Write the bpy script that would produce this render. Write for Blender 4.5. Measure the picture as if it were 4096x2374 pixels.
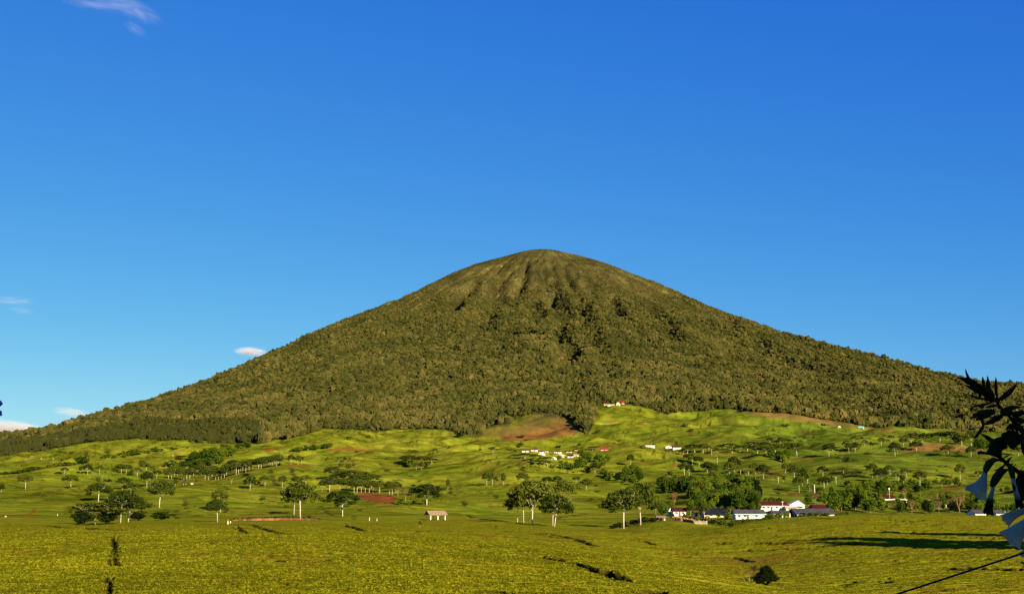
import bpy, math, random
import numpy as np
from mathutils import Vector, Matrix

random.seed(7); rng = np.random.default_rng(7)
for o in list(bpy.data.objects): bpy.data.objects.remove(o)
SC = bpy.context.scene
COL = SC.collection

# ------------------------------------------------------------------ camera
F = 4944.0                      # focal length in pixels of the 4096 wide photograph
PITCH = math.atan((2000 - 1187) / F)
cp, sp = math.cos(PITCH), math.sin(PITCH)
cam = bpy.data.cameras.new('camera'); camo = bpy.data.objects.new('camera', cam); COL.objects.link(camo)
camo.location = (0, 0, 0); camo.rotation_euler = (math.pi / 2 + PITCH, 0, 0)
cam.sensor_width = 36.0; cam.lens = 36.0 * F / 4096.0
cam.clip_start = 0.1; cam.clip_end = 120000
SC.camera = camo

# ------------------------------------------------------------------ sun, sky, exposure
SUN_AZ, SUN_EL = math.radians(30), math.radians(19)      # behind the camera, to the right
sdir = Vector((math.sin(SUN_AZ) * math.cos(SUN_EL), -math.cos(SUN_AZ) * math.cos(SUN_EL), math.sin(SUN_EL)))
sun = bpy.data.lights.new('sun', 'SUN'); sun.energy = 5.0; sun.angle = math.radians(0.5); sun.color = (1.0, 0.84, 0.62)
suno = bpy.data.objects.new('sun', sun); COL.objects.link(suno)
suno.rotation_euler = sdir.to_track_quat('Z', 'Y').to_euler()

W = bpy.data.worlds.new('World'); SC.world = W; W.use_nodes = True
nt = W.node_tree; nt.nodes.clear()
sky = nt.nodes.new('ShaderNodeTexSky'); sky.sky_type = 'NISHITA'; sky.sun_disc = False
sky.sun_elevation = SUN_EL; sky.sun_rotation = math.pi - SUN_AZ
sky.air_density = 1.0; sky.dust_density = 0.25; sky.ozone_density = 2.5; sky.altitude = 1200
EXPOSURE = 1.6; SKY_STRENGTH = 0.1
sep = nt.nodes.new('ShaderNodeSeparateColor'); com = nt.nodes.new('ShaderNodeCombineColor')
nt.links.new(sky.outputs[0], sep.inputs[0])
for ch, (g_, k_) in enumerate(((1.56, .0199), (1.0, .0825), (.30, .445))):     # deepen the blue: a polarised, saturated sky
    pw = nt.nodes.new('ShaderNodeMath'); pw.operation = 'POWER'; pw.inputs[1].default_value = g_
    ml = nt.nodes.new('ShaderNodeMath'); ml.operation = 'MULTIPLY'; ml.inputs[1].default_value = k_ / (SKY_STRENGTH * 2 ** EXPOSURE)
    nt.links.new(sep.outputs[ch], pw.inputs[0]); nt.links.new(pw.outputs[0], ml.inputs[0]); nt.links.new(ml.outputs[0], com.inputs[ch])
bg = nt.nodes.new('ShaderNodeBackground'); bg.inputs['Strength'].default_value = SKY_STRENGTH
wo = nt.nodes.new('ShaderNodeOutputWorld')
nt.links.new(com.outputs[0], bg.inputs[0]); nt.links.new(bg.outputs[0], wo.inputs[0])
SC.view_settings.view_transform = 'Standard'; SC.view_settings.look = 'None'
SC.view_settings.exposure = EXPOSURE; SC.view_settings.gamma = 1.0
try: SC.view_settings.use_curve_mapping = False
except Exception: pass
SC.render.engine = 'CYCLES'
SC.cycles.max_bounces = 5; SC.cycles.diffuse_bounces = 2; SC.cycles.transparent_max_bounces = 8
SC.cycles.volume_bounces = 0

# ------------------------------------------------------------------ helpers
def ray(px, py):
    """pixel of the photograph -> (x/Y, z/Y) of the ray through it"""
    px = np.asarray(px, float); py = np.asarray(py, float)
    y = F * cp - (1187 - py) * sp
    return (px - 2048) / y, (F * sp + (1187 - py) * cp) / y
def project(x, Y, z):
    d = Y * cp + z * sp
    return 2048 + F * x / d, 1187 - F * (z * cp - Y * sp) / d

_perm = np.concatenate([np.random.default_rng(3).permutation(256)] * 3)
_ang = np.random.default_rng(4).random(256) * 2 * math.pi
_gx, _gy = np.cos(_ang), np.sin(_ang)
def pnoise(x, y, s=0):
    x = np.asarray(x, float) + s * 17.37; y = np.asarray(y, float) + s * 9.71
    xi = np.floor(x).astype(int); yi = np.floor(y).astype(int)
    fx = x - xi; fy = y - yi
    u = fx * fx * fx * (fx * (fx * 6 - 15) + 10); v = fy * fy * fy * (fy * (fy * 6 - 15) + 10)
    def g(a, b, dx, dy):
        h = _perm[_perm[(xi + a) & 255] + ((yi + b) & 255)]
        return _gx[h] * dx + _gy[h] * dy
    n00 = g(0, 0, fx, fy); n10 = g(1, 0, fx - 1, fy); n01 = g(0, 1, fx, fy - 1); n11 = g(1, 1, fx - 1, fy - 1)
    return (n00 + (n10 - n00) * u + (n01 - n00) * v + (n00 - n10 - n01 + n11) * u * v) * 1.5
def fbm(x, y, s=0, o=4, g=0.5):
    r = 0; a = 1; t = 0
    for i in range(o):
        r = r + a * pnoise(x, y, s + i * 3); t += a; a *= g; x = x * 2.03; y = y * 2.03
    return r / t
def ridged(x, y, s=0, o=3):
    r = 0; a = 1; t = 0
    for i in range(o):
        r = r + a * (1 - 2 * np.abs(pnoise(x, y, s + i * 5))); t += a; a *= 0.5; x = x * 2.1; y = y * 1.9
    return r / t
def sstep(a, b, x):
    t = np.clip((np.asarray(x, float) - a) / (b - a), 0, 1); return t * t * (3 - 2 * t)

def seg_dist(px, py, poly):
    d = np.full(px.shape, 1e9)
    for (a, b) in zip(poly[:-1], poly[1:]):
        ax, ay = a; bx, by = b; vx, vy = bx - ax, by - ay; L = vx * vx + vy * vy + 1e-9
        u = np.clip(((px - ax) * vx + (py - ay) * vy) / L, 0, 1)
        d = np.minimum(d, np.hypot(px - ax - u * vx, py - ay - u * vy))
    return d

# ------------------------------------------------------------------ the lie of the land
_TS = np.linspace(-1.6, 1.6, 1601)
def curve(Y, pts, sm=9):
    """height across the view at depth Y, from where that contour stands in the photograph"""
    p = np.array(pts, float)
    t, e = ray(p[:, 0], p[:, 1])
    v = np.interp(_TS, t, e)
    k = np.hanning(sm * 2 + 3)[1:-1]; k /= k.sum()
    v = np.convolve(np.pad(v, sm, mode='edge'), k, mode='valid')
    return v * Y
KN = [
 (12, None, -2.3), (32, None, -3.5),
 (56, [(0, 2410), (2000, 2410), (4096, 2415)]),
 (85, [(0, 2283), (1500, 2285), (2000, 2292), (2400, 2318), (2800, 2352), (3200, 2392), (3700, 2375), (4096, 2365)]),
 (150, [(0, 2160), (600, 2152), (1200, 2144), (1900, 2165), (2400, 2212), (2800, 2272), (3100, 2332), (3300, 2325), (3700, 2285), (4096, 2262)]),
 (185, [(0, 2142), (600, 2136), (1200, 2146), (1900, 2170), (2400, 2226), (2800, 2290), (3100, 2300), (3400, 2265), (4096, 2222)]),
 (260, [(0, 2120), (600, 2116), (1200, 2121), (1900, 2132), (2400, 2165), (2700, 2195), (3000, 2188), (3400, 2150), (4096, 2130)]),
 (340, [(0, 2102), (300, 2106), (600, 2095), (1200, 2098), (1700, 2093), (2100, 2104), (2400, 2122), (2700, 2130), (3000, 2098), (3300, 2080), (3600, 2075), (4096, 2076)]),
 (405, [(0, 2086), (200, 2090), (400, 2097), (520, 2085), (650, 2074), (800, 2080), (1000, 2084), (1400, 2084), (1700, 2078), (1900, 2083), (2130, 2092), (2250, 2100), (2500, 2112), (2600, 2093), (2700, 2086), (2800, 2098), (2900, 2112), (3000, 2080), (3100, 2069), (3250, 2060), (3500, 2057), (4096, 2060)], 4),
 (470, [(0, 2070), (400, 2084), (700, 2080), (1000, 2070), (1400, 2064), (1700, 2066), (2000, 2076), (2200, 2092), (2450, 2096), (2700, 2078), (2850, 2086), (3000, 2074), (3250, 2066), (3500, 2064), (4096, 2066)]),
 (560, [(0, 2052), (400, 2056), (700, 2050), (1300, 2045), (1700, 2045), (2100, 2050), (2400, 2056), (2700, 2045), (3000, 2041), (3300, 2040), (3700, 2046), (4096, 2048)]),
 (700, [(0, 2008), (500, 2010), (1200, 2010), (1700, 2010), (2100, 2008), (2500, 2018), (2800, 2010), (3200, 2000), (3600, 2004), (4096, 2008)]),
 (900, [(0, 1955), (300, 1957), (600, 1955), (900, 1943), (1100, 1948), (1300, 1967), (1600, 1972), (1800, 1960), (2000, 1944), (2300, 1958), (2600, 1965), (3000, 1950), (3400, 1950), (4096, 1952)]),
 (1150, [(0, 1905), (300, 1905), (600, 1915), (850, 1918), (1000, 1890), (1150, 1864), (1300, 1888), (1500, 1908), (1700, 1905), (1900, 1890), (2100, 1852), (2300, 1888), (2600, 1890), (2900, 1900), (3200, 1895), (3400, 1870), (3600, 1885), (4096, 1892)]),
 (1500, [(0, 1886), (300, 1852), (600, 1862), (900, 1852), (1050, 1845), (1200, 1850), (1400, 1840), (1700, 1845), (1950, 1828), (2200, 1826), (2500, 1795), (2700, 1812), (2900, 1812), (3200, 1818), (3400, 1800), (3700, 1810), (4096, 1815)]),
 (2000, [(0, 1850), (300, 1815), (600, 1808), (900, 1790), (1200, 1780), (1500, 1782), (1800, 1778), (2100, 1772), (2400, 1770), (2700, 1762), (3000, 1752), (3300, 1755), (3600, 1748), (4096, 1758)]),
 (2700, [(0, 1828), (300, 1785), (600, 1762), (900, 1765), (1200, 1745), (1400, 1710), (1700, 1714), (1900, 1705), (2100, 1655), (2300, 1655), (2450, 1612), (2600, 1645), (2850, 1638), (3100, 1645), (3300, 1675), (3600, 1707), (3800, 1720), (4096, 1730)]),
]
KY = np.array([k[0] for k in KN], float)
KZ = np.array([np.full(_TS.size, float(k[2])) if k[1] is None else curve(k[0], k[1], *(k[2:])) for k in KN])
# slopes for a cubic through the knots (limited, so the crests stay where they are)
_d = (KZ[1:] - KZ[:-1]) / (KY[1:] - KY[:-1])[:, None]
KM = np.zeros_like(KZ); KM[1:-1] = (_d[1:] + _d[:-1]) / 2; KM[0] = _d[0]; KM[-1] = _d[-1]

# the volcano: a cone whose left, front and right profiles differ
DM = 7000.0
XS = (1335 * 1.6254 - 2048) / 4850 * DM
def _prof(pts):
    p = np.array(pts, float) * 1.6254
    t, e = ray(p[:, 0], p[:, 1])
    r = np.abs(t * DM - XS); z = e * DM
    i = np.argsort(r); return r[i], z[i]
PL = _prof([(1335, 611), (1300, 613), (1240, 629), (1170, 647), (1110, 671), (1050, 701), (1000, 726), (950, 745), (880, 772), (800, 805), (700, 850), (600, 896), (500, 936), (400, 969), (300, 1002), (200, 1036), (120, 1072), (0, 1099), (-400, 1160)])
PR = _prof([(1335, 611), (1360, 612), (1440, 630), (1500, 648), (1560, 673), (1640, 702), (1720, 740), (1800, 772), (1900, 808), (2000, 836), (2100, 861), (2180, 880), (2300, 912), (2400, 935), (2460, 940), (2520, 947), (2900, 985), (3300, 1050)])
PF = (np.array([0, 300, 700, 1200, 2000, 2800, 3600, 4300, 5200]), np.array([1425, 1395, 1235, 1000, 690, 455, 290, 185, 90]))
SKYCOR = None; GULLY = []
def cone(x, Y):
    dx = x - XS; dy = DM - Y
    r = np.hypot(dx, dy); th = np.arctan2(np.maximum(dy, 0), np.abs(dx))       # 0 at the sides, pi/2 in front
    side = np.where(dx < 0, np.interp(r, *PL), np.interp(r, *PR))
    w = sstep(0.12, 1.1, th)
    z = side * (1 - w) + np.interp(r, *PF) * w
    # ravines that run down from the summit
    ang = np.arctan2(dx, dy) + 0.05 * pnoise(x / 1300, Y / 1300, 5) + .012 * pnoise(x / 240, Y / 240, 6)
    lr = np.log(r / 300 + 1)
    fr = sstep(-200, 700, dy)
    g = ridged(ang * 3.1 + 2.2 + .35 * pnoise(x / 600, Y / 600, 8), lr * 0.9, 7, 3)
    z = z + sstep(250, 1100, r) * (1 - 0.4 * sstep(2600, 4300, r)) * fr * (g - 0.35) * 30
    br = np.clip(.35 + 1.3 * pnoise(ang * 4, lr * 1.6, 13), 0, 1)
    z = z - sstep(150, 700, r) * (1 - 0.6 * sstep(2300, 4300, r)) * fr * br * (1 - np.abs(pnoise(ang * 9, lr * .8, 11)) * 2.0).clip(0, 1) ** 2 * 22
    z = z + sstep(120, 700, r) * (1 - 0.5 * sstep(2200, 4300, r)) * fr * (ridged(ang * 14 + 1.3 * pnoise(x / 330, Y / 330, 16), lr * 2.2, 15, 3) - .3) * 15
    z = z + fr * sstep(900, 1900, r) * (ridged(ang * 8.5 + .6 * pnoise(x / 500, Y / 500, 23), lr * 1.3, 25, 2) - .3) * 30
    z = z + 34 * fbm(x / 420, Y / 420, 21, 4) * sstep(200, 1200, r) * sstep(-300, 300, dy)
    return z
def _hermite(t, Y):
    ti = np.clip((t - _TS[0]) / (_TS[1] - _TS[0]), 0, _TS.size - 1.001); t0 = ti.astype(int); tf = ti - t0
    k = np.clip(np.searchsorted(KY, Y, side='right') - 1, 0, len(KY) - 2)
    h = KY[k + 1] - KY[k]; u = np.clip((Y - KY[k]) / h, 0, 1)
    def L(A, kk): return A[kk, t0] * (1 - tf) + A[kk, t0 + 1] * tf
    z0, z1, m0, m1 = L(KZ, k), L(KZ, k + 1), L(KM, k), L(KM, k + 1)
    return z0 * (2 * u**3 - 3 * u**2 + 1) + m0 * h * (u**3 - 2 * u**2 + u) + z1 * (-2 * u**3 + 3 * u**2) + m1 * h * (u**3 - u**2)
def H(x, Y):
    x = np.asarray(x, float); Y = np.asarray(Y, float)
    Yc = np.maximum(Y, 12.0); t = np.clip(x / Yc, -1.5, 1.5)
    z = _hermite(t, np.minimum(Yc, 2700.0))
    # rolling relief of the plantation
    a = sstep(430, 620, Yc) * (1 - sstep(2500, 3000, Yc))
    z = z + a * Yc * 0.0030 * (ridged(x / 105, Y / 125, 37, 2) - .35)
    z = z + a * Yc * (0.0052 * pnoise(x / 150, Y / 120, 31) + 0.0030 * pnoise(x / 61, Y / 75, 33) + 0.0011 * pnoise(x / 24, Y / 38, 35))
    a2 = sstep(900, 1500, Yc) * (1 - sstep(2500, 3000, Yc))
    z = z + a2 * 10 * (ridged(x / 330, Y / 300, 41, 2) - 0.3)
    b = (1 - sstep(380, 520, Yc)) * sstep(40, 80, Yc)
    z = z + b * (0.28 * fbm(x / 22, Y / 30, 51, 3) + 0.1 * pnoise(x / 5, Y / 7, 55))
    m = Yc > 2700
    if np.any(m):
        xm, Ym = x[m] if x.ndim else x, Yc[m] if Yc.ndim else Yc
        c = cone(xm, Ym)
        e = z[m] - cone(xm / Ym * 2700, np.full_like(Ym, 2700.0)) if x.ndim else z - cone(xm / Ym * 2700, 2700.0)
        c = c + e * (1 - sstep(2700, 4300, Ym))
        if SKYCOR is not None:
            c = c + np.interp(xm / Ym, SKYCOR[0], SKYCOR[1]) * Ym * sstep(3000, 5200, Ym)
        xw_ = xm + 14 * pnoise(xm / 70, Ym / 70, 3) if GULLY else xm
        for poly, w_, d_ in GULLY:
            p_ = np.array(poly); q_ = (xw_ > p_[:, 0].min() - w_) & (xw_ < p_[:, 0].max() + w_) & (Ym > p_[:, 1].min() - w_) & (Ym < p_[:, 1].max() + w_)
            if np.any(q_): c[q_] = c[q_] - d_ * (1 - sstep(w_ * .1, w_, seg_dist(xw_[q_], Ym[q_], poly)))
        if x.ndim: z[m] = c
        else: z = c
    return z
# fit the skyline to the photograph's
_tt = np.linspace(-0.47, 0.47, 241); _YY = np.linspace(3600, 8200, 320)
_sk = np.concatenate([np.array([(0, 1099), (120, 1072), (200, 1036), (300, 1002), (400, 969), (500, 936), (600, 896), (700, 850), (800, 805), (880, 772), (950, 745), (1000, 726), (1050, 701), (1110, 671), (1170, 647), (1240, 629), (1300, 613), (1335, 611), (1360, 612), (1440, 630), (1500, 648), (1560, 673), (1640, 702), (1720, 740), (1800, 772), (1900, 808), (2000, 836), (2100, 861), (2180, 880), (2300, 912), (2400, 935), (2460, 940), (2520, 947)], float)]) * 1.6254
_st, _se = ray(_sk[:, 0], _sk[:, 1]); _starget = np.interp(_tt, _st, _se) - 0.0006
cor = np.zeros_like(_tt)
for _ in range(3):
    SKYCOR = (_tt, cor)
    z = H((_tt[:, None] * _YY[None]), np.broadcast_to(_YY, (_tt.size, _YY.size)).copy())
    e = (z / _YY[None]).max(1)
    cor = cor + np.convolve(np.pad(_starget - e, 2, mode='edge'), np.ones(5) / 5, mode='valid')
SKYCOR = (_tt, cor)

_RY = np.geomspace(40, 7600, 1500)
def ground_at(px, py):
    """where the ray through a pixel meets the ground"""
    t, e = ray(float(px), float(py))
    h = H(t * _RY, _RY.copy()); i = np.nonzero(h >= e * _RY)[0]
    i = i[0] if len(i) else len(_RY) - 1
    i = max(i, 1)
    a, b = _RY[i - 1], _RY[i]
    for _ in range(12):
        m = (a + b) / 2
        if H(np.array([t * m]), np.array([m]))[0] >= e * m: b = m
        else: a = m
    Y = (a + b) / 2
    return float(t * Y), float(Y), float(H(np.array([t * Y]), np.array([Y]))[0])

def _fan():
    r = np.random.default_rng(21); out = []          # lesser ravines, wandering down from below the summit
    for k in range(17):
        x0 = 1170 + 340 * r.random(); y0 = 660 + 130 * r.random() + abs(x0 - 1335) * .16
        dx = (x0 - 1325) * .0042; pts = [(x0, y0)]
        for j in range(int(2 + 4 * r.random())):
            st = 18 + 22 * r.random(); pts.append((pts[-1][0] + dx * st + r.normal() * 6, pts[-1][1] + st))
        out.append((pts, 26 + 16 * r.random(), 3 + 10 * r.random()))
    return out
GULLY = [([ground_at(a * 1.6254, b * 1.6254)[:2] for a, b in p], w_, d_) for p, w_, d_ in [
 ([(1288, 650), (1290, 676), (1276, 702), (1270, 722)], 50, 30), ([(1226, 716), (1206, 746), (1186, 782), (1166, 806)], 75, 52), ([(1310, 735), (1316, 760), (1308, 790)], 60, 34),
 ([(1352, 724), (1378, 738), (1392, 760), (1372, 792), (1398, 824), (1402, 856), (1392, 886)], 85, 55), ([(1500, 732), (1512, 752), (1522, 768)], 55, 34), ([(1600, 764), (1640, 800), (1668, 834)], 60, 34),
 ([(1165, 700), (1130, 740), (1112, 770)], 60, 26), ([(1790, 778), (1812, 806)], 60, 32), ([(1860, 830), (1880, 850)], 60, 34), ([(1440, 690), (1460, 730)], 50, 22), ([(1240, 680), (1216, 716)], 50, 24), ([(1350, 690), (1358, 724)], 50, 24)] + _fan()]

# ------------------------------------------------------------------ materials
def mat(name, col=(.5, .5, .5), rough=.8, kind=None, var=0.0, scale=3.0, spec=0.3, metal=0.0, bump=0.0, col2=None):
    m = bpy.data.materials.new(name); m.use_nodes = True
    n = m.node_tree; b = n.nodes['Principled BSDF']
    b.inputs['Roughness'].default_value = rough; b.inputs['Specular IOR Level'].default_value = spec
    b.inputs['Metallic'].default_value = metal; b.inputs['Base Color'].default_value = (*col, 1)
    if var or col2:
        tc = n.nodes.new('ShaderNodeTexCoord'); no = n.nodes.new('ShaderNodeTexNoise')
        no.inputs['Scale'].default_value = scale; no.inputs['Detail'].default_value = 4
        n.links.new(tc.outputs['Object'], no.inputs['Vector'])
        mx = n.nodes.new('ShaderNodeMix'); mx.data_type = 'RGBA'
        mx.inputs[6].default_value = (*[c * (1 - var) for c in col], 1)
        mx.inputs[7].default_value = (*(col2 or [min(1, c * (1 + var)) for c in col]), 1)
        rp = n.nodes.new('ShaderNodeMapRange'); rp.inputs[1].default_value = .35; rp.inputs[2].default_value = .65
        n.links.new(no.outputs[0], rp.inputs[0]); n.links.new(rp.outputs[0], mx.inputs[0])
        n.links.new(mx.outputs[2], b.inputs['Base Color'])
        if bump:
            bp = n.nodes.new('ShaderNodeBump'); bp.inputs['Strength'].default_value = bump
            n.links.new(no.outputs[0], bp.inputs['Height']); n.links.new(bp.outputs[0], b.inputs['Normal'])
    return m
def leafmat(name, c1, c2, trans=0.25, attr=None, c3=None):
    """foliage: colour differs from one tree (or clump) to the next and inside the crown"""
    m = bpy.data.materials.new(name); m.use_nodes = True; n = m.node_tree; n.nodes.clear()
    out = n.nodes.new('ShaderNodeOutputMaterial')
    df = n.nodes.new('ShaderNodeBsdfDiffuse'); tr = n.nodes.new('ShaderNodeBsdfTranslucent'); ms = n.nodes.new('ShaderNodeMixShader')
    ms.inputs[0].default_value = trans
    rp = n.nodes.new('ShaderNodeValToRGB')
    rp.color_ramp.elements[0].color = (*c1, 1); rp.color_ramp.elements[1].color = (*(c3 or c2), 1)
    if c3:
        e = rp.color_ramp.elements.new(0.55); e.color = (*c2, 1)
    geo = n.nodes.new('ShaderNodeNewGeometry')
    if attr:
        at = n.nodes.new('ShaderNodeAttribute'); at.attribute_type = 'INSTANCER'; at.attribute_name = attr; src = at.outputs['Fac']
    else:
        oi = n.nodes.new('ShaderNodeObjectInfo'); src = oi.outputs['Random']
    mth = n.nodes.new('ShaderNodeMath'); mth.operation = 'MULTIPLY_ADD'; mth.inputs[1].default_value = 0.35
    n.links.new(geo.outputs['Random Per Island'], mth.inputs[0])
    sc = n.nodes.new('ShaderNodeMath'); sc.operation = 'MULTIPLY'; sc.inputs[1].default_value = 0.75
    n.links.new(src, sc.inputs[0]); n.links.new(sc.outputs[0], mth.inputs[2])
    n.links.new(mth.outputs[0], rp.inputs[0])
    n.links.new(rp.outputs[0], df.inputs[0]); n.links.new(rp.outputs[0], tr.inputs[0])
    n.links.new(df.outputs[0], ms.inputs[1]); n.links.new(tr.outputs[0], ms.inputs[2]); n.links.new(ms.outputs[0], out.inputs[0])
    return m
def groundmat(name, layers, bump=0.6, bscale=0.8):
    """colour from the vertex layer 'col' (what grows there), broken up by noise"""
    m = bpy.data.materials.new(name); m.use_nodes = True; n = m.node_tree; b = n.nodes['Principled BSDF']
    b.inputs['Roughness'].default_value = 1; b.inputs['Specular IOR Level'].default_value = 0
    at = n.nodes.new('ShaderNodeAttribute'); at.attribute_name = 'col'
    tc = n.nodes.new('ShaderNodeTexCoord'); cur = at.outputs['Color']
    for (sx, sy, sz, lo, hi, tint) in layers:
        mp = n.nodes.new('ShaderNodeMapping'); mp.inputs['Scale'].default_value = (sx, sy, sz)
        no = n.nodes.new('ShaderNodeTexNoise'); no.inputs['Scale'].default_value = 1; no.inputs['Detail'].default_value = 3
        n.links.new(tc.outputs['Object'], mp.inputs[0]); n.links.new(mp.outputs[0], no.inputs['Vector'])
        mr = n.nodes.new('ShaderNodeMapRange'); mr.inputs[1].default_value = .35; mr.inputs[2].default_value = .65
        mr.inputs[3].default_value = lo; mr.inputs[4].default_value = hi
        n.links.new(no.outputs[0], mr.inputs[0])
        vm = n.nodes.new('ShaderNodeMix'); vm.data_type = 'RGBA'; vm.blend_type = 'MULTIPLY'; vm.inputs[0].default_value = 1
        cm = n.nodes.new('ShaderNodeMix'); cm.data_type = 'RGBA'; cm.inputs[6].default_value = (*tint, 1); cm.inputs[7].default_value = (1, 1, 1, 1)
        n.links.new(mr.outputs[0], cm.inputs[0])
        n.links.new(cur, vm.inputs[6]); n.links.new(cm.outputs[2], vm.inputs[7]); cur = vm.outputs[2]
    n.links.new(cur, b.inputs['Base Color'])
    no = n.nodes.new('ShaderNodeTexNoise'); no.inputs['Scale'].default_value = bscale; no.inputs['Detail'].default_value = 5
    n.links.new(tc.outputs['Object'], no.inputs['Vector'])
    bp = n.nodes.new('ShaderNodeBump'); bp.inputs['Strength'].default_value = bump; bp.inputs['Distance'].default_value = .5
    n.links.new(no.outputs[0], bp.inputs['Height']); n.links.new(bp.outputs[0], b.inputs['Normal'])
    return m

# ------------------------------------------------------------------ mesh helpers
class MB:
    def __init__(s): s.v = []; s.f = []; s.m = []
    def add(s, vs, fs, mi=0):
        o = len(s.v); s.v += [tuple(v) for v in vs]; s.f += [tuple(i + o for i in f) for f in fs]; s.m += [mi] * len(fs)
    def box(s, x0, x1, y0, y1, z0, z1, mi=0):
        s.add([(x0, y0, z0), (x1, y0, z0), (x1, y1, z0), (x0, y1, z0), (x0, y0, z1), (x1, y0, z1), (x1, y1, z1), (x0, y1, z1)],
              [(0, 3, 2, 1), (4, 5, 6, 7), (0, 1, 5, 4), (1, 2, 6, 5), (2, 3, 7, 6), (3, 0, 4, 7)], mi)
    def tube(s, pts, rad, n=6, mi=0, cap=True):
        pts = [Vector(p) for p in pts]; rings = []
        for i, p in enumerate(pts):
            d = (pts[min(i + 1, len(pts) - 1)] - pts[max(i - 1, 0)]).normalized()
            a = d.cross(Vector((0, 1, 0.01)));
            if a.length < 1e-3: a = d.cross(Vector((1, 0, 0)))
            a.normalize(); b = d.cross(a); r = rad[i] if hasattr(rad, '__len__') else rad
            rings.append([p + (a * math.cos(2 * math.pi * k / n) + b * math.sin(2 * math.pi * k / n)) * r for k in range(n)])
        vs = [v for r_ in rings for v in r_]; fs = []
        for i in range(len(pts) - 1):
            for k in range(n):
                fs.append((i * n + k, i * n + (k + 1) % n, (i + 1) * n + (k + 1) % n, (i + 1) * n + k))
        if cap: fs.append(tuple(range(n))[::-1]); fs.append(tuple((len(pts) - 1) * n + k for k in range(n)))
        s.add(vs, fs, mi)
    def mesh(s, name, mats, smooth=False):
        me = bpy.data.meshes.new(name); me.from_pydata(s.v, [], s.f)
        for m in (mats if isinstance(mats, (list, tuple)) else [mats]): me.materials.append(m)
        me.polygons.foreach_set('material_index', s.m)
        if smooth: me.polygons.foreach_set('use_smooth', [True] * len(s.f))
        me.update(); return me
def link(name, data, parent=None, loc=None, **props):
    o = bpy.data.objects.new(name, data); COL.objects.link(o)
    if parent is not None: o.parent = parent
    if loc is not None: o.location = loc
    for k, v in props.items(): o[k] = v
    return o
def grid_mesh(name, X, Y, Z, m, col=None, smooth=True):
    R, C = X.shape
    me = bpy.data.meshes.new(name); me.vertices.add(R * C)
    me.vertices.foreach_set('co', np.stack([X, Y, Z], -1).astype(np.float32).ravel())
    i = (np.arange(R - 1)[:, None] * C + np.arange(C - 1)[None]).ravel()
    q = np.stack([i, i + 1, i + C + 1, i + C], 1).astype(np.int32)
    me.loops.add(q.size); me.loops.foreach_set('vertex_index', q.ravel())
    me.polygons.add(len(q)); me.polygons.foreach_set('loop_start', np.arange(0, q.size, 4, dtype=np.int32))
    me.polygons.foreach_set('loop_total', np.full(len(q), 4, np.int32))
    me.polygons.foreach_set('use_smooth', np.full(len(q), smooth))
    me.update(calc_edges=True)
    me.materials.append(m)
    if col is not None:
        a = me.attributes.new('col', 'FLOAT_COLOR', 'POINT')
        c = np.concatenate([col.reshape(-1, 3), np.ones((R * C, 1))], 1).astype(np.float32)
        a.data.foreach_set('color', c.ravel())
    return me
# ------------------------------------------------------------------ ground of the plantation
def to_world(poly): return [ground_at(*p)[:2] for p in poly]
def inpoly(px, py, poly):
    r = np.zeros(px.shape, bool); n = len(poly)
    for i in range(n):
        x0, y0 = poly[i]; x1, y1 = poly[(i + 1) % n]
        if y0 == y1: continue
        c = ((y0 > py) != (y1 > py)) & (px < (x1 - x0) * (py - y0) / (y1 - y0) + x0)
        r ^= c
    return r
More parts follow.
